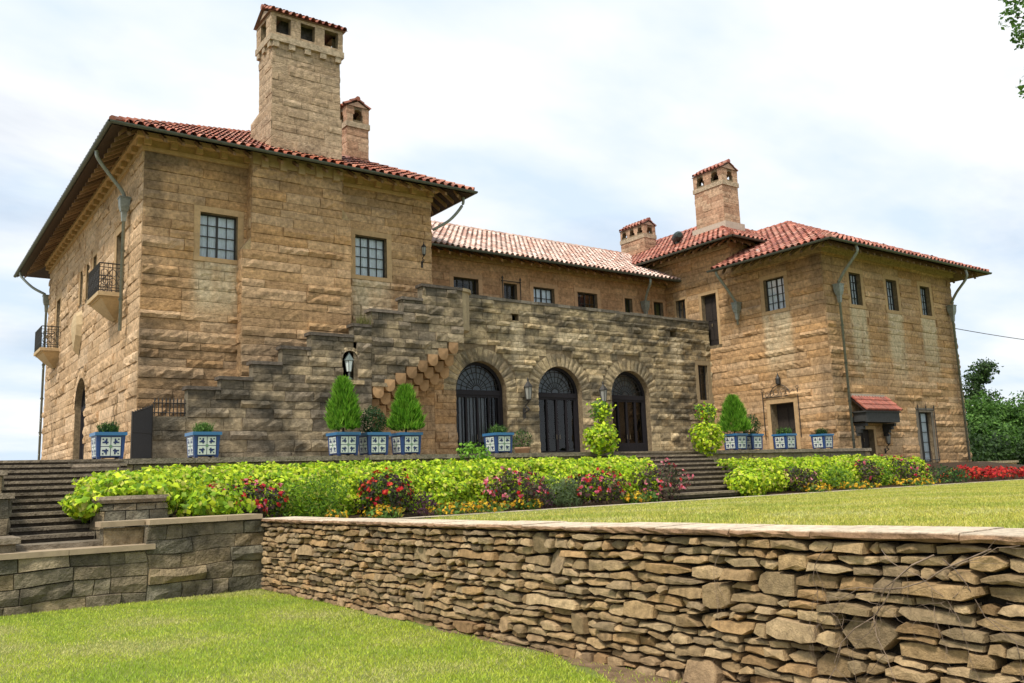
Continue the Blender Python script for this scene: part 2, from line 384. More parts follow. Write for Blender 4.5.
# ---------------------------------------------------------------- tiled roofs
TILES = [(.36, .115, .06), (.43, .15, .085), (.30, .085, .045), (.47, .20, .12), (.27, .10, .06), (.40, .12, .06)]
TILES_PALE = [(0.660, 0.456, 0.369), (0.700, 0.512, 0.423), (0.600, 0.381, 0.297), (0.730, 0.567, 0.477), (0.570, 0.335, 0.252), (0.680, 0.493, 0.405)]  # weathered pale tiles, with the washed-out roof glare also put into the colour
TILES_RED = [(0.420, 0.146, 0.092), (0.473, 0.189, 0.124), (0.367, 0.119, 0.076), (0.514, 0.248, 0.173), (0.315, 0.108, 0.076)]
def tiles(m, p0, uv, vv, inside, ulen, vlen, pal, seed=0, pw=.33, ph=.46):
    """rows of barrel tiles on a sloping plane: u along the eave, v up the slope"""
    r = random.Random(seed); p0 = np.array(p0, float); uv = np.array(uv, float); vv = np.array(vv, float); nn = np.cross(uv, vv); nn /= np.linalg.norm(nn)
    if nn[2] < 0: nn = -nn
    th = np.linspace(0, PI, 6); w = pw*.34
    pu = np.concatenate([-w*np.cos(th), [w+.02, pw-w-.02]]); ph_ = np.concatenate([.02+.115*np.sin(th), [.0, .0]])
    for i in range(int(ulen/pw)+1):
        for k in range(int(vlen/ph)+1):
            u, v = (i+.5)*pw, k*ph
            if not inside(u, v+ph*.5): continue
            du = r.uniform(-.008, .008); base = np.array(r.choice(pal))*r.uniform(.75, 1.2)
            lift = .03+r.uniform(-.006, .012)
            v0, v1 = v-.03, v+ph
            A = p0+(u+du+pu)[:, None]*uv+v0*vv+(ph_+lift)[:, None]*nn
            B = p0+(u+du+pu*.86)[:, None]*uv+v1*vv+(ph_*.9)[:, None]*nn
            C = A-(lift*.9)*nn
            n = len(pu); cols = np.tile(base, (n*2, 1)); 
            m.add(np.concatenate([A, B]), [(j, j+1, n+j+1, n+j) for j in range(n-1)], cols)
def hip_roof(name, parent, x0, y0, x1, y1, ze, sl, pal, skip=(), seed=0, soff=None):
    """hipped roof over the eave rectangle; children: hip tiles, soffit, rafters, gutter"""
    W_, D_ = x1-x0, y1-y0; c = math.cos(math.atan(sl)); s = math.sin(math.atan(sl)); half = min(W_, D_)/2
    m = MB(); vl = half/c
    for side in 'SNWE':
        if side in skip: continue
        if side == 'S': p0, uv, vv, L = (x0, y0, ze), (1, 0, 0), (0, c, s), W_
        if side == 'N': p0, uv, vv, L = (x0, y1, ze), (1, 0, 0), (0, -c, s), W_
        if side == 'W': p0, uv, vv, L = (x0, y0, ze), (0, 1, 0), (c, 0, s), D_
        if side == 'E': p0, uv, vv, L = (x1, y0, ze), (0, 1, 0), (-c, 0, s), D_
        tiles(m, p0, uv, vv, lambda u, v, L=L: v*c-.04 < u < L-v*c+.04 and v*c < half+.05, L, vl, pal, seed+ord(side))
        # deck under the tiles
        P = np.array(p0, float); uv_ = np.array(uv, float); vv_ = np.array(vv, float)
        m.add([P, P+uv_*L, P+uv_*(L-half)+vv_*vl, P+uv_*half+vv_*vl], [(0, 1, 2, 3)], (.05, .03, .025))
    roof = m.build(name, TILE, parent)
    zr = ze+half*sl; m = MB()
    if W_ > D_: r0, r1 = (x0+half, (y0+y1)/2, zr), (x1-half, (y0+y1)/2, zr)
    else: r0, r1 = ((x0+x1)/2, y0+half, zr), ((x0+x1)/2, y1-half, zr)
    ends = [((x0, y0, ze), r0), ((x1, y1, ze), r1), (r0, r1)]
    ends += [((x1, y0, ze), r1 if W_ > D_ else r0), ((x0, y1, ze), r0 if W_ > D_ else r1)]
    for a, b in ends:
        a, b = np.array(a), np.array(b); L = np.linalg.norm(b-a); n = max(1, int(L/.42))
        for i in range(n):
            p, q = a+(b-a)*i/n, a+(b-a)*(i+1.08)/n
            p = p+[0, 0, .07]; q = q+[0, 0, .05]
            tube(m, [p, q], .13, np.array(rnd.choice(pal))*rnd.uniform(.8, 1.15), 8, .105)
    m.build('ridge_tiles', TILE, roof)
    return roof
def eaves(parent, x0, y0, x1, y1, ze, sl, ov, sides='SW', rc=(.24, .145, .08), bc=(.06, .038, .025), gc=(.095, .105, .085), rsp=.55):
    """boarded soffit with rafters, and a gutter along the eave"""
    m = MB(); g = MB(); ra = m; up = ov*sl; dz = -.1
    for sd_ in sides:
        if sd_ == 'S': a, b, ins = (x0, y0), (x1, y0), (0, 1)
        if sd_ == 'W': a, b, ins = (x0, y0), (x0, y1), (1, 0)
        if sd_ == 'E': a, b, ins = (x1, y0), (x1, y1), (-1, 0)
        if sd_ == 'N': a, b, ins = (x0, y1), (x1, y1), (0, -1)
        a = np.array(a, float); b = np.array(b, float); ins = np.array(ins, float); L = np.linalg.norm(b-a); t = (b-a)/L
        q = [(*(a), ze+dz), (*(b), ze+dz), (*(b-t*ov*1.25+ins*ov*1.25), ze+dz+up*1.25), (*(a+t*ov*1.25+ins*ov*1.25), ze+dz+up*1.25)]
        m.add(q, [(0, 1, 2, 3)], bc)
        n = int(L/rsp)
        for i in range(1, n):
            p = a+t*L*i/n; dd = min(L*i/n, L-L*i/n, ov*1.2)
            if dd < .2: continue
            e = p+ins*dd; nx_, ny_ = t*.05
            zz0, zz1 = ze+dz-.005, ze+dz+dd*sl-.005
            st = p+ins*.3
            V = [(*(st+s_*t*.05), zz0-h_) for s_ in (-1, 1) for h_ in (0, .13)]+[(*(e+s_*t*.05), zz1-h_) for s_ in (-1, 1) for h_ in (0, .13)]
            ra.add(V, BOXF, np.array(rc)*rnd.uniform(.7, 1.5))
        # gutter: half round
        th = np.linspace(PI, 2*PI, 7); k = len(th)
        o2 = -ins*.06
        A = [np.array([*(a+o2-t*.1 + (-ins)*.085*math.cos(x)), ze-.0+.085*math.sin(x)]) for x in th]
        B = [np.array([*(b+o2+t*.1 + (-ins)*.085*math.cos(x)), ze-.0+.085*math.sin(x)]) for x in th]
        g.add(A+B, [(i, i+1, k+i+1, k+i) for i in range(k-1)], gc)
        g.add([A[0], A[-1], B[-1], B[0]], [(0, 1, 2, 3)], (.03, .03, .03))
    s = m.build('soffit', WOOD, parent)
    g.build('gutter', COPPER, parent)
    return s
def cornice(m, fr, u0, u1, z, col=(.49, .325, .16), dent=.8, dw=.22, h=.55, proj=.30, e0=1, e1=1):
    box(m, fr, u0-.1*e0, u1+.1*e1, z, z+.14, -.02, .10, np.array(col)*.95)
    box(m, fr, u0-proj*e0, u1+proj*e1, z+h-.16, z+h, -.02, proj, np.array(col)*1.05)
    box(m, fr, u0-.05*e0, u1+.05*e1, z+.142, z+h-.162, -.02, .05, np.array(col)*.9)
    n = int((u1-u0)/dent)
    for i in range(n+1):
        u = u0+.05+(u1-u0-.1)*i/n; box(m, fr, u-dw/2, u+dw/2, z+.17, z+h-.163, .0, proj-.06, np.array(col)*rnd.uniform(.9, 1.1))

# ================================================================ THE GROUND
T = 2.45                                   # terrace level; the lower lawn lies at 0, the eye at 1.65
XL, YF, XR, YB = 6.53, 29.27, 17.5, 48.7   # left block
XW, YW, XE, YM = 33.75, 22.45, 44.95, 32.04
TE = 20.9                                  # front edge of the terrace
def lawn_z(x, y): return float(np.interp(y, [-60, 2, 8, 12, 16], [1.18, 1.17, 1.10, 1.03, .96]))
def cap_z(y): return 1.17+.068*(max(0, 14.7-y)/12.3)**1.4
m = MB(); m.add([(-900, -900, 0), (900, -900, 0), (900, 1500, 0), (-900, 1500, 0)], [(0, 1, 2, 3)], (1, 1, 1))
tag(m.build('ground', FIELDG), kind='structure')
m = MB(); m.add([(-40, -30, .003), (5.7, -30, .003), (5.7, 16, .003), (-40, 16, .003)], [(0, 1, 2, 3)], (1, 1, 1)); tag(m.build('lower_lawn', LAWN), kind='structure')
m = MB()
for (ya, yb) in ((-60, 2), (2, 8), (8, 12), (12, 16.1), (16.1, 21)):
    za, zb = lawn_z(9, ya), lawn_z(9, yb); m.add([(5.7, ya, za), (200, ya, za), (200, yb, zb), (5.7, yb, zb)], [(0, 1, 2, 3)], (1, 1, 1))
m.add([(34.5, 21, .96), (200, 21, .96), (200, 200, 1.2), (34.5, 200, 1.2)], [(0, 1, 2, 3)], (1, 1, 1))
m.add([(5.7, -60, 0), (200, -60, 0), (200, -60, 1.12), (5.7, -60, 1.12)], [(0, 1, 2, 3)], (1, 1, 1))
tag(m.build('upper_lawn', LAWN), kind='structure')
# path strip along the beds
m = MB(); wbox(m, 8.6, 36, 15.86, 16.25, .9, .975, (.50, .42, .31)); tag(m.build('path', DRESSED), kind='structure')
# soil of the flower beds, rising to the terrace wall
m = MB()
m.add([(4.2, 16.3, .92), (17.2, 16.3, .92), (19.4, 20.9, 1.75), (3.6, 20.9, 1.75)], [(0, 1, 2, 3)], (.06, .04, .025))
m.add([(3.6, 15.25, 1.1), (9.5, 15.25, .98), (9.5, 16.3, .922), (4.1, 16.3, .922)], [(0, 1, 2, 3)], (.06, .04, .025))
m.add([(20.9, 16.3, .95), (34.2, 16.3, .95), (34.2, 20.85, 1.7), (23.2, 20.85, 1.7)], [(0, 1, 2, 3)], (.06, .04, .025))
m.add([(33.9, 16.3, .952), (46, 16.3, .952), (46, 22.4, 1.75), (33.9, 22.4, 1.75)], [(0, 1, 2, 3)], (.06, .04, .025))
tag(m.build('flower_bed', SOIL), kind='structure')
# terrace
m = MB()
wbox(m, 3.3, 33.7, TE+.10, 60, 1.0, T-.13, (.24, .19, .13)); wbox(m, -2.5, 3.3, TE+.5, 60, 0, T-.133, (.22, .18, .13))
x = 3.3
while x < 33.7:
    e = min(x+rnd.uniform(1.0, 1.7), 33.7)
    if not (17.3 < e and x < 21.7) or True: wbox(m, x+.004, e-.004, TE-.02, TE+1.1, T-.12, T, np.array((.24, .20, .145))*rnd.uniform(.8, 1.2))
    x = e
wbox(m, 3.3, 33.7, TE+1.104, 29.3, T-.128, T-.004, (.34, .29, .21)); wbox(m, -2.5, 6.5, TE+1.2, 60, T-.126, T-.006, (.34, .29, .21))
ashlar(m, Fr((0, TE+.10, 0), (1, 0, 0), (0, -1, 0)), 3.3, 33.7, 1.0, T-.13, h=.36, pal=GARDEN, relief=.02, seed=91, backing=False)
ashlar(m, Fr((0, TE+.49, 0), (1, 0, 0), (0, -1, 0)), -2.5, 1.3, 0, T-.13, h=.34, pal=GARDEN, relief=.04, svar=.2, seed=92, backing=False); ashlar(m, Fr((-2.51, 0, 0), (0, 1, 0), (-1, 0, 0)), TE+.5, 40, 0, T-.13, h=.34, pal=GARDEN, relief=.04, svar=.2, seed=93, backing=False)
tag(m.build('terrace', STONE), kind='structure')

# ================================================================ THE MANSION
mansion = tag(empty('stone_mansion', (XL, YF, T)), 'large honey sandstone mansion with red clay tile roofs, tall chimneys and three arched doors', 'mansion')
F_front = Fr((0, YF, 0), (1, 0, 0), (0, -1, 0)); F_left = Fr((XL, 0, 0), (0, 1, 0), (-1, 0, 0))
F_mid = Fr((0, YM, 0), (1, 0, 0), (0, -1, 0)); F_ws = Fr((XW, 0, 0), (0, 1, 0), (-1, 0, 0)); F_wf = Fr((0, YW, 0), (1, 0, 0), (0, -1, 0))
def sm(a, b, x): t = min(1, max(0, (x-a)/(b-a))); return t*t*(3-2*t)
def streak(boxes):
    """pale lime streaks running down below window sills"""
    def f(p, ax=None):
        q = 0
        for (a0, a1, zt, zb, axis) in boxes:
            a = p[axis]
            if a0-.25 < a < a1+.25 and zb < p[2] < zt:
                k = sm(a0-.12, a0+.12, a)*(1-sm(a1-.12, a1+.12, a))*sm(zb, zb+(zt-zb)*.6, p[2])
                q = max(q, k*(.72+.5*fbm((p[0]*2, p[1]*2, p[2]*.4), 1.3)))
        return max(0, min(.85, q))
    return f
# ---- left block front
oL = Op(8.38, 9.67, 9.55, 11.13); oR = Op(14.16, 15.5, 9.55, 11.13)
def w_front(p):
    n = fbm((p[0]+3, p[1], p[2]*1.3), .55, 4)
    low = 1-sm(5.0, 10.5, p[2]+.9*n); q = (.34+.7*n)*low
    if p[0] < 7.3: q = max(q, (.40+.6*n)*(1-sm(6.9, 7.3, p[0])))
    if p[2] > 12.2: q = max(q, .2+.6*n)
    return max(0, min(.8, q*1.0))
m = MB()
ashlar(m, F_front, XL, XR, 2.3, 13.0, (oL, oR), h=.34, lens=(.8, 1.9), pal=WARM, relief=.05, weather=w_front, pale=streak([(8.2, 9.85, 9.4, 7.0, 0), (14.0, 15.65, 9.4, 6.9, 0)]), seed=11)
m.build('front_wall', STONE, mansion)
# chimney breast: wider below its sloping shoulders
m = MB(); B_f = Fr((0, YF-.42, 0), (1, 0, 0), (0, -1, 0))
ashlar(m, B_f, 9.7, 13.78, 2.4, 9.9, h=.34, lens=(.8, 1.9), pal=WARM, relief=.05, weather=w_front, seed=12)
ashlar(m, B_f, 10.0, 13.78, 9.9, 11.5, h=.34, lens=(.8, 1.9), pal=WARM, relief=.05, weather=w_front, seed=13)
ashlar(m, B_f, 10.0, 13.44, 11.5, 13.0, h=.34, lens=(.8, 1.9), pal=WARM, relief=.05, weather=w_front, seed=14)
for (xa, xb, za, zb, s_) in ((9.7, 10.0, 2.4, 9.9, -1), (10.0, 10.0, 9.9, 13.0, -1), (13.78, 13.78, 2.4, 11.5, 1), (13.44, 13.44, 11.5, 13.0, 1)):
    xx = xa; fr = Fr((xx, 0, 0), (0, 1, 0), (s_, 0, 0)); ashlar(m, fr, YF-.42, YF, za, zb, h=.37, pal=WARM, relief=.03, weather=w_front, seed=15)
m.add([(9.7, YF-.42, 9.9), (9.7, YF, 9.9), (10.02, YF, 10.35), (10.02, YF-.42, 10.35)], [(0, 1, 2, 3)], (.47, .34, .19)); m.add([(9.7, YF-.42, 9.9), (10.02, YF-.42, 10.35), (10.02, YF-.42, 9.9)], [(0, 1, 2)], (.42, .3, .16))
m.add([(13.78, YF-.42, 11.5), (13.78, YF, 11.5), (13.42, YF, 11.95), (13.42, YF-.42, 11.95)], [(0, 1, 2, 3)], (.47, .34, .19)); m.add([(13.78, YF-.42, 11.5), (13.42, YF-.42, 11.95), (13.42, YF-.42, 11.5)], [(0, 1, 2)], (.42, .3, .16))
m.build('chimney_breast', STONE, mansion)
window(mansion, F_front, oL, 4, 4, True); window(mansion, F_front, oR, 4, 4, True)
m = MB(); cornice(m, F_front, XL, 10.0, 12.95, e1=0); cornice(m, F_front, 13.46, XR, 12.95, e0=0)
box(m, B_f, 10.0, 13.44, 13.0, 13.5, -.4, .12, (.43, .31, .17))
for i in range(5): box(m, B_f, 10.3+i*.68, 10.55+i*.68, 12.9, 13.3, 0, .2, (.42, .3, .165))
cornice(m, F_left, YF, YB, 12.953, e0=0, e1=0, h=.545)
m.build('cornice', DRESSED, mansion)
# ---- left facade
lo = [Op(32.0, 33.05, 8.45, 10.95, sur=.3), Op(36.6, 37.3, 9.7, 11.15, sur=.2), Op(38.0, 38.7, 9.7, 11.15, sur=.2), Op(39.4, 40.1, 9.7, 11.15, sur=.2), Op(45.0, 46.1, 8.45, 11.0, sur=.3)]
arch_l = Op(37.75, 40.15, T-.1, 6.45, True, sur=.4, reveal=.35)
sl = [Op(31.9+i*.42, 32.08+i*.42, 4.0, 5.1, sur=.0, reveal=.2) for i in range(3)]+[Op(44.9+i*.42, 45.08+i*.42, 4.0, 5.1, sur=.0, reveal=.2) for i in range(3)]
m = MB()
ashlar(m, F_left, YF, YB, 2.3, 13.0, lo+[arch_l]+sl, h=.34, lens=(.8, 1.9), pal=PINK, relief=.05, seed=21, weather=lambda p: max(0, min(.3, .35*fbm(p, .8)-.02)))
voussoirs(m, F_left, arch_l, PINK, 17)
m.build('side_wall', STONE, mansion)
for i, o in enumerate(lo): window(mansion, F_left, o, 2, 4 if i in (0, 4) else 3, False, sill=False)
for o in sl: m = MB(); box(m, F_left, o.u0, o.u1, o.z0, o.z1, -.3, -.2, (.04, .035, .03)); m.build('slit_window', DARKIN, mansion)
def arched_door(parent, fr, o, kind=0):
    d = -o.rev+.06; WD = np.array((.013, .011, .014)); m = MB()
    # frame ring
    th = np.linspace(0, PI, 25)
    for i in range(24):
        for (ra, rb, da, db) in ((o.r-.13, o.r, d-.08, d+.06),):
            U = [o.uc+r_*math.cos(t) for t in (th[i], th[i+1]) for r_ in (ra, rb)]; Z = [o.sp+r_*math.sin(t) for t in (th[i], th[i+1]) for r_ in (ra, rb)]
            V = np.concatenate([fr.P(U, Z, [da]*4), fr.P(U, Z, [db]*4)]); m.add(V, [(4, 5, 7, 6), (0, 2, 6, 4), (1, 5, 7, 3)], WD)
    for (a, b) in ((o.u0, o.u0+.13), (o.u1-.13, o.u1)): box(m, fr, a, b, o.z0, o.sp, d-.08, d+.06, WD)
    box(m, fr, o.u0+.131, o.u1-.131, o.sp-.12, o.sp+.08, d-.08, d+.08, WD)
    door = m.build('arched_door', WOOD, parent)
    if kind >= 0:
        m = MB()                                        # fanlight tracery: spokes and rings
        for k in range(1, 12):
            a = PI*k/12; box_pts = [(o.uc+r_*math.cos(a), o.sp+.08+r_*math.sin(a)*.93) for r_ in (.2, o.r-.12)]
            P = fr.P([q[0] for q in box_pts], [q[1] for q in box_pts], [d, d]); tube(m, P, .016, BRONZE, 4)
        for rr in (.2, .48, .74, .96):
            U = o.uc+rr*(o.r-.12)/1.08*np.cos(th); Z = o.sp+.08+rr*(o.r-.12)/1.08*.95*np.sin(th); tube(m, fr.P(U, Z, np.full(25, d)), .016, BRONZE, 4)
        m.build('fanlight', IRON, door)
    m = MB()
    n = 4 if kind == 0 else 2
    w = (o.u1-o.u0-.26)/4
    for k in range(5): u = o.u0+.13+w*k; box(m, fr, u-.045+.05*(k == 0)-.05*(k == 4), u+.045+.05*(k == 0)-.05*(k == 4), o.z0, o.sp-.12, d-.06, d+.045, WD)
    hp = .82 if kind != 1 else .5
    box(m, fr, o.u0+.131, o.u1-.131, o.z0, o.z0+hp, d-.05, d+.03, WD*.9); box(m, fr, o.u0+.131, o.u1-.131, o.sp-.22, o.sp-.121, d-.05, d+.04, WD)
    if kind == 0:
        for k in range(1, 12): u = o.u0+.13+4*w*k/12; box(m, fr, u-.014, u+.014, o.z0+hp, o.sp-.22, d-.02, d+.015, WD)
    m.build('door_leaf', WOOD, door)
    m = MB(); U = np.concatenate([[o.u0+.05, o.u1-.05], o.uc+(o.r-.06)*np.cos(th)]); Z = np.concatenate([[o.z0+.1]*2, o.sp+(o.r-.06)*np.sin(th)])
    m.add(fr.P(U, Z, np.full(27, d-.025)), [tuple(range(27))], (.5, .5, .5)); m.build('pane', GLASS, door)
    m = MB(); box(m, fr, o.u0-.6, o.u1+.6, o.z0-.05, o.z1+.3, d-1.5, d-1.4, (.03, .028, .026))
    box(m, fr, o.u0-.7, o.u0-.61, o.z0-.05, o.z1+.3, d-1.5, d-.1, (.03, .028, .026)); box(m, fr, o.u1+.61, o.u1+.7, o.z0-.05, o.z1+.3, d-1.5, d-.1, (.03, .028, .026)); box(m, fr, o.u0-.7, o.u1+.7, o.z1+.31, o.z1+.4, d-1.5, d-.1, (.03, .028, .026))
    box(m, fr, o.u0+.1, o.u1-.1, o.sp, o.z1-.02, d-.5, d-.45, (.16, .18, .20))  # grey-blue sheet behind the fanlight: the glass's sky reflection painted as a colour
    m.build('dark_room_and_fan_sheen', DARKIN, door)
    if kind == 0:
        m = MB(); nn_ = 90; u = np.linspace(o.u0+.2, o.u1-.75, nn_); dd = d-.14+.03*np.sin(np.arange(nn_)*1.3)
        P = np.concatenate([fr.P(u, np.full(nn_, o.z0+.9), dd), fr.P(u, np.full(nn_, o.sp-.2), dd)]); m.add(P, [(i, i+1, nn_+i+1, nn_+i) for i in range(nn_-1)], (.27, .28, .30)); m.build('curtain', CLOTH, door)
    for s_ in (-1, 1): m = MB(); tube(m, fr.P([o.uc+s_*.09]*2, [o.z0+1.0, o.z0+1.2], [d+.08]*2), .015, (.10, .08, .05), 6); m.build('handle', IRON, door)
    return door
arched_door(mansion, F_left, arch_l, 1)
def scroll_ring(m, fr, u, z, r, d, t=.012):
    th = np.linspace(0, 2*PI, 13); tube(m, fr.P(u+r*np.cos(th), z+r*np.sin(th), np.full(13, d)), t, BRONZE, 4)
def balcony(y0, y1, z):
    """carved console, slab, iron railing"""
    yc = (y0+y1)/2; m = MB(); P = .85
    box(m, F_left, y0, y1, z-.14, z, 0, P, (.50, .36, .2)); box(m, F_left, y0+.06, y1-.06, z-.2, z-.142, 0, P-.08, (.46, .33, .18))
    K = 9
    for k in range(K-1):
        t0, t1 = k/K, (k+1)/K; w0, w1 = (y1-y0-.2)*(1-t0)**.7, (y1-y0-.2)*(1-t1)**.7; d0, d1 = (P-.12)*(1-t0)**.8, (P-.12)*(1-t1)**.8; h = .72
        za, zb = z-.2-h*t0, z-.2-h*t1
        V = F_left.P([yc-w0/2, yc+w0/2, yc+w0/2, yc-w0/2, yc-w1/2, yc+w1/2, yc+w1/2, yc-w1/2], [za]*4+[zb]*4, [0, 0, d0, d0, 0, 0, d1, d1])
        m.add(V, [(3, 2, 6, 7), (0, 3, 7, 4), (1, 2, 6, 5)], np.array((.5, .36, .2))*(1-.04*k))
    b = m.build('balcony', DRESSED, mansion)
    m = MB(); h = 1.0
    for (a, c) in (((y0+.04, .82), (y1-.04, .82)), ((y0+.04, 0), (y0+.04, .82)), ((y1-.04, 0), (y1-.04, .82))):
        for zr in (.06, .16, h-.14, h): tube(m, F_left.P([a[0], c[0]], [z+zr]*2, [a[1], c[1]]), .022 if zr == h else .014, BRONZE, 4)
        L = math.hypot(a[0]-c[0], a[1]-c[1]); n = int(L/.12)
        for i in range(n+1):
            t = i/n; tube(m, F_left.P([a[0]+(c[0]-a[0])*t]*2, [z, z+h], [a[1]+(c[1]-a[1])*t]*2), .012, BRONZE, 4)
        for i in range(int(L/.26)):
            t = (i+.5)*.26/L; uu = a[0]+(c[0]-a[0])*t; d_ = a[1]+(c[1]-a[1])*t; th = np.linspace(0, 2*PI, 11)
            du = (c[0]-a[0])/L; dd = (c[1]-a[1])/L
            for zc_ in (.36, .66): tube(m, F_left.P(uu+.11*du*np.cos(th), z+zc_+.13*np.sin(th), d_+.11*dd*np.cos(th)), .012, BRONZE, 4)
    m.build('railing', IRON, b)
balcony(31.55, 33.5, 8.55); balcony(44.5, 46.6, 8.5)
m = MB()                                                # carved shield over the side door
U = np.array([-.55, -.62, -.5, -.2, 0, .2, .5, .62, .55, .3, 0, -.3]); Z = np.array([.55, .1, -.4, -.85, -1.15, -.85, -.4, .1, .55, .75, .7, .75])
A = F_left.P(39.6+U, 8.6+Z, np.full(12, .04)); B = F_left.P(39.6+U*.8, 8.6+Z*.8, np.full(12, .26)); C_ = F_left.P(39.6+U*.3, 8.6+Z*.3, np.full(12, .34))
m.add(np.concatenate([A, B, C_]), [(i, (i+1) % 12, 12+(i+1) % 12, 12+i) for i in range(12)]+[(12+i, 12+(i+1) % 12, 24+(i+1) % 12, 24+i) for i in range(12)]+[tuple(range(24, 36))], (.52, .39, .23))
m.build('carved_shield', DRESSED, mansion)
# closing walls of the left block
m = MB(); F_lr = Fr((XR, 0, 0), (0, 1, 0), (1, 0, 0))
ashlar(m, F_lr, YF, 37, 7.0, 13.0, h=.37, pal=WARM, relief=.04, seed=31)
m.add([(XL, YB, 2.3), (XR, YB, 2.3), (XR, YB, 13.4), (XL, YB, 13.4)], [(0, 1, 2, 3)], (.38, .27, .14)); m.add([(XR, 37, 2.3), (XR, YB, 2.3), (XR, YB, 13.4), (XR, 37, 13.4)], [(0, 1, 2, 3)], (.38, .27, .14))
m.build('rear_wall', STONE, mansion)
SL = .5
roofL = hip_roof('roof', mansion, 5.27, 28.05, 18.85, 51.2, 13.25, SL, TILES, seed=1)
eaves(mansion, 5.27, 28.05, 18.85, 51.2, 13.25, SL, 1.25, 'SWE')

# ---- arcade
def w_arc(p):
    n = fbm((p[0], p[1], p[2]*1.3), .8, 4); n2 = fbm((p[0]+9, p[1], p[2]*1.5), 3.2, 3)
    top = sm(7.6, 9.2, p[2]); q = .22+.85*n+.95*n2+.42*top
    if p[0] > 29.6: q += .34*sm(29.6, 31, p[0])*(1-sm(32.6, 33.4, p[0]))
    q *= sm(17.6, 20.5, p[0]+.35*(p[2]-3.5))
    return max(0, min(.85, q))
arc = [Op(18.5, 20.98, T-.1, 6.53, True, sur=.62, reveal=.4), Op(22.66, 25.1, T-.1, 6.51, True, sur=.62, reveal=.4), Op(26.85, 29.27, T-.1, 6.5, True, sur=.62, reveal=.4)]
oS = Op(32.75, 33.45, 5.25, 7.0, sur=.22, reveal=.25); oS2 = Op(32.5, 33.4, 2.7, 3.95, sur=0, reveal=.3)
scup = [Op(21.4, 21.78, 8.36, 8.66, sur=0, reveal=.3), Op(30.95, 31.33, 8.3, 8.6, sur=0, reveal=.3)]
m = MB()
def mixarc(u, z, base, r):
    t = sm(18.3, 20.5, u+.35*(z-3.5)); return base*t+np.array(r.choice(WARM))*.85*(1-t)
ashlar(m, F_front, XR, XW, 2.3, 9.15, arc+[oS, oS2]+scup, h=.28, pal=GREYB, relief=.055, lens=(.3, .85), weather=w_arc, seed=41, mixp=mixarc, svar=.24,
       pale=streak([(21.25, 21.95, 8.3, 6.2, 0), (30.9, 31.6, 8.2, 5.2, 0), (23.8, 25.6, 8.0, 7.4, 0)]))
for o in arc: voussoirs(m, F_front, o, GREYB, 19, weather=lambda p: min(.7, w_arc(p)+.05), relief=.03, wid=.56)
x = XR
while x < XW:                                           # parapet coping
    e = min(x+rnd.uniform(.7, 1.2), XW); box(m, F_front, x+.004, e-.004, 9.15, 9.27+rnd.uniform(-.01, .02), -.4, .07, np.array((.15, .13, .10))*rnd.uniform(.7, 1.4)); x = e
m.build('arcade_wall', STONE, mansion)
for i, o in enumerate(arc): arched_door(mansion, F_front, o, (0, 1, 2)[i])
window(mansion, F_front, oS, 2, 4, False, surc=(.30, .235, .145))
for o in [oS2]+scup: m = MB(); box(m, F_front, o.u0, o.u1, o.z0, o.z1, -.4, -.3, (.02, .018, .017)); m.build('drain_opening' if o is not oS2 else 'cellar_opening', DARKIN, mansion)
m = MB(); wbox(m, XR, XW, YF+.4, YM, 7.7, 7.9, (.3, .25, .18)); wbox(m, XR, XW, YF+.3, YF+.4, 7.9, 9.15, (.25, .21, .15)); m.build('upper_terrace_floor', STONE, mansion)
# ---- middle wing
mo = [Op(20.28, 21.62, 9.2, 10.75), Op(23.02, 23.8, 9.0, 10.75, sur=.2), Op(24.76, 26.04, 9.3, 10.75), Op(27.5, 28.8, 9.2, 10.77), Op(30.67, 31.22, 9.3, 10.75, sur=.14), Op(32.76, 33.48, 9.2, 10.75, sur=.14)]
m = MB(); ORANGE = [(.47, .275, .145), (.50, .305, .165), (.45, .255, .13), (.485, .285, .15)]
ashlar(m, F_mid, XR, XW, 7.9, 11.9, mo, h=.36, pal=ORANGE, relief=.015, lens=(.7, 1.3), seed=51)
box(m, F_mid, XR, XW, 11.55, 11.68, 0, .12, (.42, .26, .13)); m.build('middle_wall', STONE, mansion)
for i, o in enumerate(mo): window(mansion, F_mid, o, 4 if i in (0, 2, 3) else 2, 3, i == 2, surc=(.49, .30, .165))
# middle roof: gabled, ridge parallel to the front
m = MB(); vl = 6.05/math.cos(math.atan(SL)); c, s = math.cos(math.atan(SL)), math.sin(math.atan(SL))
for (p0, vv) in (((17.4, 30.95, 11.75), (0, c, s)), ((17.4, 43.05, 11.75), (0, -c, s))):
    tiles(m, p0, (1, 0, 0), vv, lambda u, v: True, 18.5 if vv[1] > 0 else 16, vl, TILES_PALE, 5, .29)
m.add([(17.4, 30.95, 11.75), (34.5, 30.95, 11.75), (38, 37, 14.775), (17.4, 37, 14.775)], [(0, 1, 2, 3)], (.05, .03, .025)); m.add([(17.4, 43.05, 11.75), (38, 43.05, 11.75), (38, 37, 14.775), (17.4, 37, 14.775)], [(0, 1, 2, 3)], (.05, .03, .025))
roofM = m.build('roof', TILE, mansion)
m = MB()
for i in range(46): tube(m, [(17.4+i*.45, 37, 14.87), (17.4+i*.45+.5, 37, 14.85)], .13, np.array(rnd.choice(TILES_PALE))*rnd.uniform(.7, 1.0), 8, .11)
m.build('ridge_tiles', TILE, roofM)
eaves(mansion, 17.4, 30.95, 34.2, 43.05, 11.75, SL, 1.15, 'S', rc=(.26, .14, .065), bc=(.30, .165, .075))
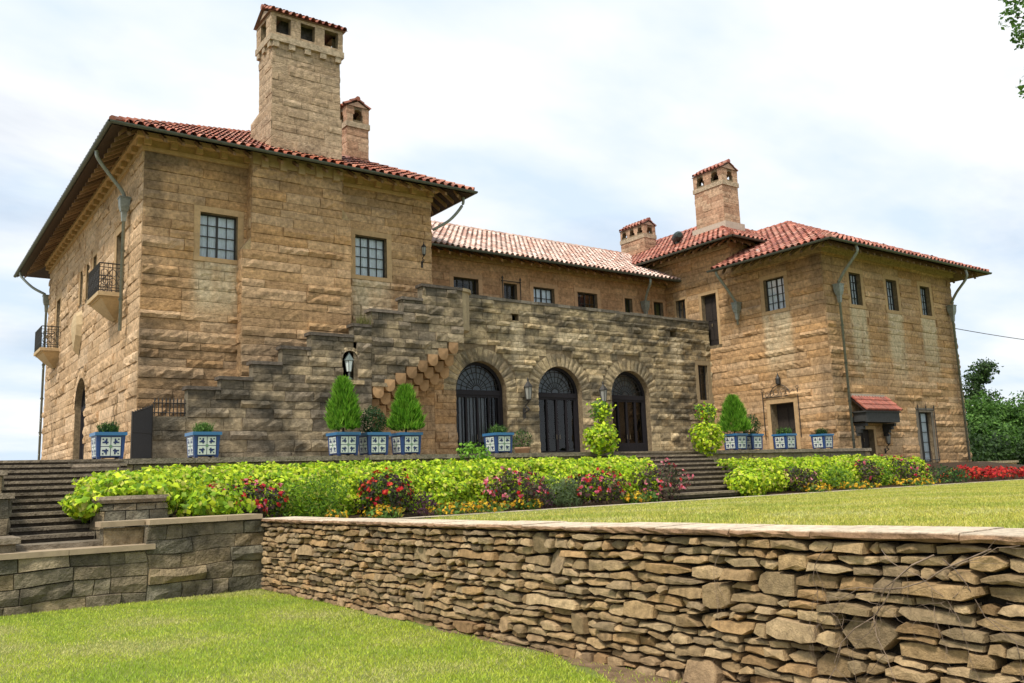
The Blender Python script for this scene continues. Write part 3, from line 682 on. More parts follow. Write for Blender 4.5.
# ---- right wing, side face, front face
wo = [Op(24.5, 25.66, 9.12, 10.65), Op(28.6, 29.58, 8.0, 10.65, sur=.16), Op(30.68, 31.35, 9.3, 10.72, sur=.12), Op(24.55, 25.86, T-.1, 4.74, sur=.2, reveal=.5)]
def w_ws(p):
    n = fbm((p[0], p[1], p[2]), .8, 4); q = -.05+.5*n
    if p[1] < 23.3 and p[0] < 34.6: q += .30*(1-sm(22.9, 23.3, p[1]))
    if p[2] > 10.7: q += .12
    return max(0, min(.55, q))
m = MB()
ashlar(m, F_ws, YW, YM, 2.3, 11.5, wo, h=.31, pal=WARM, relief=.05, lens=(.7, 1.7), weather=w_ws, pale=streak([(24.3, 25.8, 9.0, 5.6, 1)]), seed=61)
ashlar(m, F_ws, 27.5, 46, 11.5, 13.05, h=.33, pal=WARM, relief=.04, seed=62); ashlar(m, Fr((0, 27.5, 0), (1, 0, 0), (0, -1, 0)), XW, 44.9, 10.8, 13.05, h=.33, pal=WARM, relief=.04, seed=63)
box(m, F_ws, 27.5, 46, 12.75, 12.92, .06, .16, (.44, .31, .17)); box(m, F_ws, YW-.15, 27.4, 11.3, 11.52, .03, .16, (.42, .30, .16)); box(m, F_ws, YW-.25, 27.4, 11.523, 11.8, .0, .25, (.44, .31, .17))
m.build('wing_side_wall', STONE, mansion)
wf = [Op(35.75, 36.68, 9.08, 10.6, sur=.22), Op(38.8, 39.74, 9.08, 10.6, sur=.22), Op(41.86, 42.78, 9.08, 10.58, sur=.22), Op(40.4, 41.6, 1.8, 4.2, sur=.2), Op(35.42, 36.5, 1.8, 3.35, sur=.16)]
m = MB()
ashlar(m, F_wf, XW, XE, 1.0, 11.5, wf, h=.31, pal=WARM, relief=.05, lens=(.7, 1.7), weather=lambda p: w_ws(p)*(1 if p[0] < 34.5 else .8)+(.35*sm(43.9, 44.6, p[0])), pale=streak([(35.6, 36.85, 9.0, 5.0, 0), (38.65, 39.9, 9.0, 5.0, 0), (41.7, 42.95, 9.0, 5.2, 0)]), seed=71)
box(m, F_wf, XW-.15, XE+.15, 11.303, 11.523, .03, .16, (.42, .30, .16)); box(m, F_wf, XW-.02, XE+.25, 11.526, 11.803, .0, .253, (.44, .31, .17))
m.add([(XE, YW, 1), (XE, 46, 1), (XE, 46, 13), (XE, YW, 11.7)], [(0, 1, 2, 3)], (.38, .27, .14)); m.add([(XW, 46, 1), (XE, 46, 1), (XE, 46, 13), (XW, 46, 13)], [(0, 1, 2, 3)], (.38, .27, .14))
m.build('wing_front_wall', STONE, mansion)
window(mansion, F_ws, wo[0], 4, 4, True); window(mansion, F_ws, wo[2], 2, 3)
for o in wf[:3]: window(mansion, F_wf, o, 4, 4, True)
window(mansion, F_wf, wf[3], 2, 5, True, surc=(.2, .17, .13), sill=False)
def plain_door(fr, o, glazed=False):
    m = MB(); surround(m, fr, o, sill=False); d = m.build('door', DRESSED, mansion)
    m = MB(); box(m, fr, o.u0, o.u1, o.z0, o.z1, -o.rev-.05, -o.rev+.03, (.026, .02, .018))
    w = o.u1-o.u0
    for k in range(2):
        for (za, zb) in ((.12, .45), (.5, .92)):
            h = o.z1-o.z0; box(m, fr, o.u0+w*(.07+.47*k), o.u0+w*(.46+.47*k), o.z0+h*za, o.z0+h*zb, -o.rev+.03, -o.rev+.05, (.035, .027, .022))
    l = m.build('door_leaf', WOOD, d)
    m = MB(); tube(m, fr.P([o.uc+.06]*2, [o.z0+1.0, o.z0+1.16], [-o.rev+.09]*2), .02, (.2, .15, .08), 6); m.build('handle', IRON, d)
plain_door(F_ws, wo[1]); plain_door(F_ws, wo[3]); plain_door(F_wf, wf[4])
roofU = hip_roof('roof', mansion, 32.65, 26.4, 46.1, 47.2, 12.95, SL, TILES_RED, seed=3)
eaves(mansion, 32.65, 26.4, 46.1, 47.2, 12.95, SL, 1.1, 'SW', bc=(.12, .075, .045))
# lower hipped roof of the wing, running back into the taller block
x0, y0, x1, ze = 32.24, 20.94, 46.05, 11.38; half = (x1-x0)/2
m = MB()
tiles(m, (x0, y0, ze), (1, 0, 0), (0, c, s), lambda u, v: v*c-.04 < u < (x1-x0)-v*c+.04, x1-x0, half/c, TILES_RED, 8)
tiles(m, (x0, y0, ze), (0, 1, 0), (c, 0, s), lambda u, v: v*c-.04 < u < 6.6 or (u > 6.6 and v*c > 1.6 and v*c < half and u < 9.5), 9.6, half/c, TILES_RED, 9)
tiles(m, (x1, y0, ze), (0, 1, 0), (-c, 0, s), lambda u, v: v*c-.04 < u < 6.6, 6.6, half/c, TILES_RED, 10)
xm, zm2 = (x0+x1)/2, ze+half*SL
m.add([(x0, y0, ze), (x1, y0, ze), (xm, y0+half, zm2)], [(0, 1, 2)], (.05, .03, .025)); m.add([(x0, y0, ze), (x0, 27.5, ze), (xm, 27.85, zm2)], [(0, 1, 2)], (.05, .03, .025)); m.add([(x1, y0, ze), (x1, 27.5, ze), (xm, 27.85, zm2)], [(0, 1, 2)], (.05, .03, .025))
roofW = m.build('roof', TILE, mansion)
m = MB()
for (a, b) in (((x0, y0, ze), (xm, y0+half, zm2)), ((x1, y0, ze), (xm, y0+half, zm2)), ((xm, y0+half, zm2), (xm, y0+half+3, zm2))):
    a, b = np.array(a), np.array(b); n = int(np.linalg.norm(b-a)/.42)
    for i in range(n): tube(m, [a+(b-a)*i/n+[0, 0, .07], a+(b-a)*(i+1.08)/n+[0, 0, .05]], .13, np.array(rnd.choice(TILES_RED))*rnd.uniform(.8, 1.15), 8, .105)
m.build('ridge_tiles', TILE, roofW)
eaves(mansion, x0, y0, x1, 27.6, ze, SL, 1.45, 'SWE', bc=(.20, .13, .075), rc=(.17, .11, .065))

# ---- chimneys
CH = [(.42, .30, .19), (.45, .33, .215), (.40, .285, .18), (.47, .345, .225), (.43, .31, .2)]
def four_walls(m, x0, x1, y0, y1, z0, z1, pal, seed, ops=((), (), (), ()), h=.33, relief=.02, lens=(.35, .9)):
    ashlar(m, Fr((0, y0, 0), (1, 0, 0), (0, -1, 0)), x0, x1, z0, z1, ops[0], h, pal, relief, lens, seed=seed)
    ashlar(m, Fr((x0, 0, 0), (0, 1, 0), (-1, 0, 0)), y0, y1, z0, z1, ops[1], h, pal, relief, lens, seed=seed+1)
    ashlar(m, Fr((0, y1, 0), (1, 0, 0), (0, 1, 0)), x0, x1, z0, z1, ops[2], h, pal, relief, lens, seed=seed+2)
    ashlar(m, Fr((x1, 0, 0), (0, 1, 0), (1, 0, 0)), y0, y1, z0, z1, ops[3], h, pal, relief, lens, seed=seed+3)
def chimney(x0, x1, y0, y1, z0, zb, zt, gable, nx, ny, pal, seed, arched=False, tp=TILES, e=.10, flare=None, wx=.5, wy=.5, g=.10):
    """shaft, corbelled belt, open lantern with vents, tiled gabled cap; gable axis = direction of the ridge"""
    m = MB(); four_walls(m, x0, x1, y0, y1, z0, zb, pal, seed)
    if flare:
        four_walls(m, x0-.04, x1+.04, y0-.04, y1+.75, z0, flare, pal, seed+9)
        m.add([(x0-.04, y0-.04, flare), (x0-.04, y1+.75, flare), (x0+.1, y1, flare+.35), (x0+.1, y0+.05, flare+.06)], [(0, 1, 2, 3)], pal[0]); m.add([(x0-.04, y1+.75, flare), (x1+.04, y1+.75, flare), (x1, y1, flare+.35), (x0+.1, y1, flare+.35)], [(0, 1, 2, 3)], pal[0]); m.add([(x0-.04, y0-.04, flare), (x1+.04, y0-.04, flare), (x1+.04, y0+.1, flare+.04), (x0-.04, y0+.1, flare+.04)], [(0, 1, 2, 3)], pal[0])
    ch = m.build('chimney', STONE, mansion)
    m = MB(); pc = np.array((.44, .345, .235))
    wbox(m, x0-e, x1+e, y0-e, y1+e, zb, zb+.24, pc)
    for k in range(int((x1-x0)/.75)+2 if e > .1 else 0):
        n = int((x1-x0)/.75)+1; u = x0+.1+(x1-x0-.2)*k/n
        wbox(m, u-.12, u+.12, y0-e+.02, y0, zb-.22, zb-.002, pc*.95)
    for k in range(3 if e > .1 else 0): u = y0+.1+(y1-y0-.2)*k/2; wbox(m, x0-e+.02, x0, u-.12, u+.12, zb-.22, zb-.002, pc*.95)
    a, b, c_, d = x0-e+.04, x1+e-.04, y0-e+.04, y1+e-.04; zw0, zw1 = zb+.24, zt
    ox = [Op(a+(b-a)*(i+.5)/nx-wx/2, a+(b-a)*(i+.5)/nx+wx/2, zw0+.1, zw1-.12, arched, 0, .25) for i in range(nx)]
    oy = [Op(c_+(d-c_)*(i+.5)/ny-wy/2, c_+(d-c_)*(i+.5)/ny+wy/2, zw0+.1, zw1-.12, arched, 0, .25) for i in range(ny)]
    four_walls(m, a, b, c_, d, zw0, zw1, pal, seed+20, (ox, oy, ox, oy), h=.4, relief=.012)
    # inner flue core keeps the vents dark but lets the open lantern read
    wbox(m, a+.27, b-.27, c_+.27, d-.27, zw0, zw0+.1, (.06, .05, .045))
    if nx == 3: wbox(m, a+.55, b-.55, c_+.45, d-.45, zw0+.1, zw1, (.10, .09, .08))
    m.build('lantern', STONE, ch)
    m = MB(); r = random.Random(seed)
    if gable == 'x':    # ridge runs along x, tiles slope to -y and +y
        half = (d-c_)/2+g; yc = (c_+d)/2; L = b-a+2*g; cs, sn = math.cos(math.atan(.55)), math.sin(math.atan(.55))
        for (p0, vv) in (((a-g, c_-g, zw1), (0, cs, sn)), ((a-g, d+g, zw1), (0, -cs, sn))):
            tiles(m, p0, (1, 0, 0), vv, lambda u, v: u < L, L-.1, half/cs-.2, tp, seed, pw=.26, ph=.38)
        zr = zw1+half*.55
        m.add([(a-g, c_-g, zw1), (b+g, c_-g, zw1), (b+g, yc, zr), (a-g, yc, zr), (a-g, d+g, zw1), (b+g, d+g, zw1)], [(0, 1, 2, 3), (4, 5, 2, 3), (0, 1, 5, 4)], (.2, .13, .1))
        for x_ in (a, b): m.add([(x_, c_, zw1), (x_, d, zw1), (x_, yc, zr-.08)], [(0, 1, 2)], pal[0])
        pts = [((a-g)+L*i/5, yc, zr+.05) for i in range(6)]
    else:
        half = (b-a)/2+g; xc = (a+b)/2; L = d-c_+2*g; cs, sn = math.cos(math.atan(.6)), math.sin(math.atan(.6))
        for (p0, vv) in (((a-g, c_-g, zw1), (cs, 0, sn)), ((b+g, c_-g, zw1), (-cs, 0, sn))):
            tiles(m, p0, (0, 1, 0), vv, lambda u, v: u < L, L-.1, half/cs-.2, tp, seed, pw=.26, ph=.38)
        zr = zw1+half*.6
        m.add([(a-g, c_-g, zw1), (a-g, d+g, zw1), (xc, d+g, zr), (xc, c_-g, zr), (b+g, c_-g, zw1), (b+g, d+g, zw1)], [(0, 1, 2, 3), (4, 5, 2, 3), (0, 4, 5, 1)], (.2, .13, .1))
        for y_ in (c_, d): m.add([(a, y_, zw1), (b, y_, zw1), (xc, y_, zr-.08)], [(0, 1, 2)], pal[0])
        pts = [(xc, (c_-g)+L*i/5, zr+.05) for i in range(6)]
    for p, q in zip(pts[:-1], pts[1:]): tube(m, [p, q], .11, np.array(r.choice(tp))*r.uniform(.7, 1.1), 7, .09)
    m.build('cap_roof', TILE, ch)
    return ch
chimney(10.80, 13.48, YF-.2, YF+1.15, 13.2, 18.0, 19.1, 'x', 3, 1, CH, 101, flare=15.5, wx=.56, wy=.6, e=.13, g=.1)
CHR = [(.44, .27, .17), (.48, .31, .2), (.40, .24, .15), (.5, .34, .22)]
chimney(15.35, 16.35, 32.4, 33.5, 14.0, 16.9, 17.85, 'y', 1, 1, CHR, 121, True, wx=.46, wy=.46, e=.06, g=.05)
chimney(36.0, 37.25, 29.5, 31.5, 14.2, 17.05, 18.0, 'y', 1, 2, CHR, 141, True, TILES_RED, wx=.5, wy=.55, e=.06, g=.06)
chimney(36.05, 37.0, 35.65, 37.65, 14.4, 15.65, 16.45, 'y', 1, 3, CHR, 161, True, TILES_RED, wx=.5, wy=.45, e=.05, g=.06)
m = MB(); frustum(m, (36.6, 30.5), 1.55, 1.6, 14.3, 14.95, (.5, .42, .33), 2.3, 2.35); m.build('chimney_flashing', DRESSED, mansion)
m = MB()                                                # rounded metal ventilator on the tall roof
tube(m, [(35.2, 32.45, 14.45), (35.0, 32.2, 14.5), (34.9, 32.05, 14.52), (34.75, 31.8, 14.53), (34.6, 31.6, 14.52), (34.5, 31.45, 14.5)], [.12, .22, .26, .27, .24, .13], (.035, .05, .045), 14); tube(m, [(34.85, 31.95, 14.0), (34.85, 31.95, 14.3)], .12, (.05, .06, .05), 8)
m.build('roof_ventilator', COPPER, mansion)
m = MB()
for dy_ in (-.2, .2): tube(m, [(33.25, 25.5+dy_, 11.95), (33.05, 25.5+dy_*1.4, 11.78)], [.05, .11], (.75, .75, .72), 10); 
tube(m, [(33.3, 25.5, 12.1), (33.3, 25.5, 11.9)], .05, (.6, .6, .58), 8); m.build('floodlight', PAINT, mansion)

# ---- downspouts
VERD = (.25, .27, .235)
def downspout(path, hop, zb, off, name='downspout'):
    m = MB(); tube(m, smooth_path(path, 6), .065, VERD, 8)
    h = np.array(hop, float); tube(m, [h+[0, 0, -.5], [h[0], h[1], zb]], .055, VERD, 8)
    z = h[2]-1.6
    while z > zb: tube(m, [(h[0], h[1], z), (h[0], h[1], z-.07)], .08, np.array(VERD)*.8, 8); z -= 1.7
    p = m.build(name, COPPER, mansion, True)
    m = MB(); frustum(m, h, .30, .34, h[2]-.1, h[2]+.2, VERD); frustum(m, h, .38, .38, h[2]+.201, h[2]+.25, np.array(VERD)*.9); frustum(m, h, .22, .29, h[2]-.25, h[2]-.101, VERD); frustum(m, h, .13, .18, h[2]-.6, h[2]-.252, VERD)
    m.build('rain_hopper', COPPER, p); return p
downspout([(5.3, 30.6, 13.15), (5.35, 30.6, 12.9), (5.75, 30.75, 12.45), (6.2, 30.85, 11.95), (6.28, 30.88, 11.7)], (6.28, 30.88, 11.5), 7.1, 1)
downspout([(5.3, 49.9, 13.15), (5.35, 49.8, 12.9), (5.8, 49.3, 12.3), (6.35, 48.9, 11.9)], (6.42, 48.85, 11.6), 2.5, 1)
downspout([(32.3, 27.25, 11.3), (32.35, 27.25, 11.1), (32.9, 27.2, 10.5), (33.4, 27.18, 9.95), (33.5, 27.18, 9.8)], (33.5, 27.17, 9.6), 8.75, 1)
downspout([(34.25, 20.98, 11.3), (34.27, 21.0, 11.0), (34.35, 21.7, 10.35), (34.45, 22.15, 9.9)], (34.5, 22.2, 9.6), 2.2, 1)
downspout([(43.75, 20.98, 11.3), (43.8, 21.0, 10.9), (44.05, 21.7, 10.3), (44.28, 22.15, 9.85)], (44.35, 22.2, 9.5), 1.8, 1)
downspout([(31.6, 31.0, 11.65), (31.62, 31.05, 11.4), (31.8, 31.5, 11.0), (31.92, 31.8, 10.6)], (31.95, 31.82, 10.4), 8.0, 1)
m = MB(); tube(m, smooth_path([(18.7, 28.6, 13.15), (18.65, 28.65, 12.8), (18.2, 28.9, 12.2), (17.62, 29.3, 11.8)], 6), .06, VERD, 8); m.build('downspout', COPPER, mansion, True)

# ---- tiled door canopy on the wing front
m = MB(); cx0, cx1, cyf = 34.9, 37.55, 21.72
cs, sn = .74, .67; L = .78/.74
box(m, F_wf, cx0-.05, cx1-.1, 4.78, 4.92, .06, .16, (.42, .36, .28))
can = m.build('door_canopy', DRESSED, mansion)
m = MB(); tiles(m, (cx0-.1, cyf-.05, 4.12), (1, 0, 0), (0, cs, sn), lambda u, v: u < cx1-cx0+.2, cx1-cx0+.2, L-.25, [(.30, .075, .045), (.35, .10, .06), (.25, .06, .035)], 77, .22, .34)
m.add([(cx0-.1, cyf, 4.1), (cx1+.1, cyf, 4.1), (cx1+.1, YW, 4.8), (cx0-.1, YW, 4.8)], [(0, 1, 2, 3)], (.05, .03, .025)); m.build('canopy_tiles', TILE, can)
m = MB(); W_ = np.array((.045, .045, .043))
box(m, F_wf, cx0, cx1, 3.62, 4.06, .66, .73, W_); box(m, F_wf, cx0, cx0+.07, 3.62, 4.06, 0, .659, W_); box(m, F_wf, cx1-.07, cx1, 3.62, 4.06, 0, .659, W_); box(m, F_wf, cx0, cx1, 3.62, 3.66, .02, .65, W_*.7)
for u in (cx0+.1, cx1-.3): 
    for k in range(4): box(m, F_wf, u, u+.18, 3.6-.14*(k+1), 3.6-.14*k-.003, 0, .6-.14*k, W_)
box(m, F_wf, cx0-.08, cx1+.08, 4.062, 4.11, 0, .78, W_*1.3)
m.build('canopy_frame', WOOD, can)

# ---- outside stair with stepped parapet, corbelled out over the terrace on its right
YS = 27.9; F_st = Fr((0, YS, 0), (1, 0, 0), (0, -1, 0))
STEP = [(6.7, 7.72, 4.0), (7.72, 8.74, 4.85), (8.74, 9.78, 5.2), (9.78, 10.78, 5.75), (10.78, 11.8, 6.32), (11.8, 13.4, 6.86), (13.4, 14.1, 7.28), (14.1, 15.4, 7.88), (15.4, 16.26, 8.45), (16.26, 18.05, 9.03)]
def st_top(u):
    for a, b, z in STEP:
        if a <= u <= b: return z
    return 9.03
def w_st(p):
    n = fbm((p[0]+5, p[1], p[2]), .75, 4); n2 = fbm((p[0], p[1]+7, p[2]), 2.4, 3); d = st_top(p[0])-p[2]
    q = .34+.95*n+.7*n2+.40*(1-sm(0, .9, d))
    if p[0] > 14.1: q -= .12
    return max(0, min(.88, q))
m = MB()
STP = [(.29, .225, .14), (.33, .26, .165), (.26, .205, .135), (.37, .285, .175), (.23, .185, .13)]
niche = Op(12.98, 13.55, 5.35, 6.4, True, sur=.12, reveal=.35)
def under(u): return 5.15+.555*(u-14.1)                # underside of the flight
brk = [a for a, b, z in STEP]
ashlar(m, F_st, 6.7, 14.1, 2.3, 7.3, (niche,), h=.33, pal=STP, relief=.055, lens=(.4, 1.05), weather=w_st, svar=.22, seed=200, prof=st_top, breaks=brk, backing=False)
ashlar(m, F_st, 14.1, 18.05, 4.97, 9.03, h=.33, pal=STP, relief=.055, lens=(.35, .8), weather=w_st, svar=.22, seed=230, prof=st_top, bot=lambda u: under(14.1+.46*math.floor((u-14.1)/.46)), breaks=brk+[14.1+.46*k for k in range(1, 9)], backing=False)
for k, (a, b, zt) in enumerate(STEP):
    if a < 14.0: wall_back(m, F_st, a, b, 2.3, zt, (niche,) if 11.8 <= a < 13.4 else (), (.18, .14, .09))
for k in range(9):
    a, b = 14.1+k*.46, min(18.05, 14.1+(k+1)*.46); zb = under(a)
    wall_back(m, F_st, a, b, zb, min(st_top(a+.02), st_top(b-.02)), (), (.18, .14, .09)); m.add([(a, YS, zb), (b, YS, zb), (b, YF, zb), (a, YF, zb)], [(0, 1, 2, 3)], (.3, .23, .14))
    m.add([(b, YS, zb), (b, YS, zb+.26), (b, YF, zb+.26), (b, YF, zb)], [(0, 1, 2, 3)], (.3, .23, .14))
m.add([(14.1, YS, 2.3), (14.1, YF, 2.3), (14.1, YF, 5.15), (14.1, YS, 5.15)], [(0, 1, 2, 3)], (.34, .26, .15))
m.add([(6.7, YS, 2.3), (6.7, YF, 2.3), (6.7, YF, 4.0), (6.7, YS, 4.0)], [(0, 1, 2, 3)], (.3, .24, .16))
voussoirs(m, F_st, niche, STP, 7, wid=.13, relief=.02)
box(m, F_st, niche.u0-.1, niche.u1+.2, 5.2, 5.34, 0, .14, (.42, .32, .19)); box(m, F_st, niche.u0-.02, niche.u1+.02, 5.3, 6.45, -.45, -.36, (.2, .17, .12))
prev = None
for k, (a, b, zt) in enumerate(STEP):                   # copings and end faces of the stepped parapet
    if k == 0: prev = zt; continue
    box(m, F_st, a-.07, b-.004 if k < 9 else b, zt, zt+.11, -.42, .07, np.array((.12, .10, .08))*rnd.uniform(.8, 1.5))
    m.add([(a, YS, prev), (a, YS+.36, prev), (a, YS+.36, zt), (a, YS, zt)], [(0, 1, 2, 3)], (.2, .17, .12)); m.add([(a, YS+.36, prev-1), (b, YS+.36, prev-1), (b, YS+.36, zt), (a, YS+.36, zt)], [(0, 1, 2, 3)], (.3, .24, .15)); prev = zt
for k in range(24):                                     # the treads behind
    a = 7.9+k*.36; wbox(m, a, a+.37, YS+.36, YF, 2.6+k*.235, 2.8+k*.235, (.3, .25, .18))
stair = m.build('outside_stair', STONE, mansion)
m = MB(); th = np.linspace(-PI/2, PI/2-.3, 10)           # rounded landing end
prof = [(.0, 7.05), (.2, 7.1), (.38, 7.42), (.6, 7.5), (.62, 9.0), (.70, 9.02), (.70, 9.14), (0, 9.14)]
V = []
for (r_, z) in prof: V.append(np.stack([18.04+r_*np.cos(th)*1.0, YS+.62+r_*np.sin(th), np.full(10, z)], 1))
m.add(np.concatenate(V), [(i*10+k, i*10+k+1, (i+1)*10+k+1, (i+1)*10+k) for i in range(len(prof)-1) for k in range(9)], (.33, .26, .16))
wbox(m, 17.9, 18.5, YS+.9, YF+.3, 7.5, 9.0, (.3, .25, .17))
m.build('rounded_landing', DRESSED, stair)
def corbel(u, z, d, w=.40, L=.42):
    m = MB(); hh = .44; th = np.linspace(PI, 2*PI, 9)
    pu = np.concatenate([[u, u+w], (u+w/2+w/2*np.cos(th))[::-1]]); pz = np.concatenate([[z+hh, z+hh], (z+.21+.21*np.sin(th))[::-1]]); n = len(pu)
    A = F_st.P(pu, pz, np.full(n, d)); Bk = F_st.P(pu, pz+.05, np.full(n, d-L)); c = (u+w/2, z+hh*.5)
    m.add(np.concatenate([A, Bk, F_st.P([c[0]], [c[1]], [d+.035])]), [(i, (i+1) % n, n+(i+1) % n, n+i) for i in range(n)]+[(i, (i+1) % n, 2*n) for i in range(n)], np.array((.36, .22, .11))*rnd.uniform(.6, 1.15))
    return m.build('corbel', DRESSED, stair)
for k in range(8):
    for j in range(3):
        u = 14.14+k*.46-j*.03; z = under(14.1+k*.46)-.44*(j+1)+.02
        if k < 1 and j > 1: pass
        corbel(u+.02*j, z, .06-.34*j, .41)

# ================================================================ PLANTS AND GARDEN THINGS
def leaves(m, P, size, cols, nrm=None, asp=.62, bend=.25, jit=.9, up=.25):
    """many leaf-sized folded faces at the points P, turned roughly along nrm"""
    P = np.asarray(P, float); n = len(P)
    if n == 0: return
    d = nr.normal(size=(n, 3))*jit
    if nrm is not None: d = d+nrm
    d[:, 2] += up
    d /= np.linalg.norm(d, axis=1)[:, None]+1e-9
    a = np.cross(d, nr.normal(size=(n, 3))); a /= np.linalg.norm(a, axis=1)[:, None]+1e-9
    b = np.cross(d, a)
    s = (size*nr.uniform(.6, 1.3, n))[:, None]
    tip, base = P+a*s*.5, P-a*s*.5
    l, r = P+b*s*asp*.5-d*s*bend*.3+a*s*-.08, P-b*s*asp*.5-d*s*bend*.3+a*s*-.08
    V = np.stack([base, l, tip, r], 1).reshape(-1, 3)
    F = [(4*i, 4*i+1, 4*i+2) for i in range(n)]+[(4*i, 4*i+2, 4*i+3) for i in range(n)]
    cols = np.asarray(cols, float); pick = cols[nr.integers(0, len(cols), n)]*nr.uniform(.72, 1.25, n)[:, None]
    m.add(V, F, np.repeat(pick, 4, 0))
def blades(m, P, h, w, cols, lean=.5, out=None):
    P = np.asarray(P, float); n = len(P)
    th = nr.uniform(0, 2*PI, n); a = np.stack([np.cos(th), np.sin(th), np.zeros(n)], 1)
    b = nr.normal(size=(n, 3))*lean; b[:, 2] = 0
    if out is not None: b = b+out
    hh = (h*nr.uniform(.5, 1.3, n))[:, None]
    top = P+np.array([0, 0, 1.])*hh+b*hh
    V = np.stack([P-a*w/2, P+a*w/2, top], 1).reshape(-1, 3)
    cols = np.asarray(cols, float); pick = cols[nr.integers(0, len(cols), n)]*nr.uniform(.75, 1.2, n)[:, None]
    m.add(V, [(3*i, 3*i+1, 3*i+2) for i in range(n)], np.repeat(pick, 3, 0))
LIME = [(0.493, 0.648, 0.025), (0.582, 0.702, 0.030), (0.403, 0.572, 0.020), (0.650, 0.734, 0.050), (0.302, 0.475, 0.015), (0.224, 0.389, 0.015), (0.168, 0.302, 0.020), (0.504, 0.497, 0.100)]
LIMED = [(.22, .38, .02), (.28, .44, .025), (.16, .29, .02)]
CONI = [(.12, .30, .02), (.17, .38, .03), (.22, .44, .04), (.08, .20, .02), (.27, .48, .05)]
BOXG = [(.03, .075, .02), (.045, .11, .025), (.025, .055, .02)]
GREENS = [(.10, .20, .03), (.14, .26, .045), (.075, .15, .03)]
def blob(n, c, r, hollow=.55, flat=1.0, lump=.35, seed=0, zmin=None):
    """points through a lumpy ellipsoid shell, with outward directions"""
    d = nr.normal(size=(n, 3)); d /= np.linalg.norm(d, axis=1)[:, None]
    c = np.array(c, float); r = np.array(r, float)*np.ones(3)
    k = np.array([1+lump*noise.noise(Vector(tuple(v*1.9+seed*3.1)))+lump*.5*noise.noise(Vector(tuple(v*4.5+seed)))  for v in d])
    rad = (nr.uniform(hollow**3, 1, n)**(1/3))*k
    P = c+d*rad[:, None]*r
    if zmin is not None: keep = P[:, 2] > zmin; P, d = P[keep], d[keep]
    return P, d

# ---- blue tiled planters standing along the terrace edge
BL = (.018, .055, .19); BLD = (.010, .022, .10); WT = (.62, .66, .60); CY = (.03, .14, .30)
def make_planter(w, h):
    root = empty('tiled_planter', (0, 0, 0))
    m = MB(); frustum(m, (0, 0), w*.90, w, .04, h, BL)
    for sx in (-1, 1):
        for sy in (-1, 1): wbox(m, sx*w*.38-.04, sx*w*.38+.04, sy*w*.38-.04, sy*w*.38+.04, 0, .05, BLD)
    b = m.build('box', PAINT, root)
    m = MB(); t = .045
    for (a0, a1, b0, b1) in ((-w/2-.03, w/2+.03, -w/2-.03, -w/2+t), (-w/2-.03, w/2+.03, w/2-t, w/2+.03), (-w/2-.03, -w/2+t, -w/2+t, w/2-t), (w/2-t, w/2+.03, -w/2+t, w/2-t)):
        wbox(m, a0, a1, b0, b1, h-.05, h+.025, CY)
    m.build('rim', PAINT, root)
    m = MB(); wbox(m, -w/2+t+.001, w/2-t-.001, -w/2+t+.001, w/2-t-.001, h-.06, h-.015, (.04, .028, .018)); m.build('potting_soil', SOIL, root)
    for ang in range(4):
        ca, sa = round(math.cos(ang*PI/2)), round(math.sin(ang*PI/2)); m = MB()
        fr = Fr((0, 0, 0), (ca, sa, 0), (sa, -ca, 0))
        def face(u0, u1, z0, z1, d, col):
            def off(z): return w*.45+(w*.05)*(z-.04)/(h-.04)+d
            m.add(fr.P([u0, u1, u1, u0], [z0, z0, z1, z1], [off(z0), off(z0), off(z1), off(z1)]), [(0, 1, 2, 3)], col)
        s = w*.335; zc = h*.5-.01; face(-s-.02, s+.02, zc-s-.02, zc+s+.02, .004, BLD)
        for (a0, a1) in ((-s, -.008), (.008, s)):
            for (b0, b1) in ((-s, -.008), (.008, s)): face(a0, a1, zc+b0, zc+b1, .007, WT)
        for su in (-1, 1):
            for sz in (-1, 1):
                def pc(a0, a1, b0, b1, col, d): face(*sorted((su*a0*s, su*a1*s)), *sorted((zc+sz*b0*s, zc+sz*b1*s)), d, col)
                pc(.36, .52, .24, .86, BLD, .010); pc(.24, .86, .36, .52, BLD, .0104); pc(.70, .86, .70, .86, BLD, .010); pc(.52, .66, .52, .66, (.02, .06, .22), .0108)
        face(-.05*w, .05*w, zc-.05*w, zc+.05*w, .011, (.16, .28, .16))
        m.build('tile_panel', PAINT, root)
    return root
def copy_tree(o, parent=None):
    c = o.copy(); scene.collection.objects.link(c); c.parent = parent
    for ch in list(o.children): copy_tree(ch, c)
    return c
proto = make_planter(.62, .58)
PL = [(4.15, 20.35+.85, 0, 'blue tiled planter at the corner above the wide garden steps, with a short tuft'),
      (6.25, 21.2, 0, 'blue tiled planter alone in front of the iron gate, with a small tuft'),
      (9.85, 21.15, 0, 'blue tiled planter under the lantern niche, holding a tall green cone'),
      (10.75, 21.2, 0, 'blue tiled planter between the two cone planters, holding a dark round bush'),
      (11.75, 21.2, 0, 'blue tiled planter below the stair corbels, holding a bright green cone'),
      (14.85, 21.2, 0, 'blue tiled planter in front of the leftmost arched door'),
      (25.6, 21.3, 0, 'blue tiled planter left of the wing door, holding a tall green cone'),
      (26.75, 21.5, 0, 'blue tiled planter close beside the wing door, holding a dark round bush'),
      (28.5, 21.3, 0, 'blue tiled planter directly in front of the dark wing doorway'),
      (31.0, 21.35, 0, 'blue tiled planter nearest the green corner downspout')]
for i, (x, y, rz, lab) in enumerate(PL):
    o = proto if i == 0 else copy_tree(proto)
    o.location = (x, y, T); o.rotation_euler = (0, 0, rz); s = 1.0 if i != 0 else .98; o.scale = (s, s, s)
    tag(o, lab, 'planter', 'blue tiled planters on the terrace')
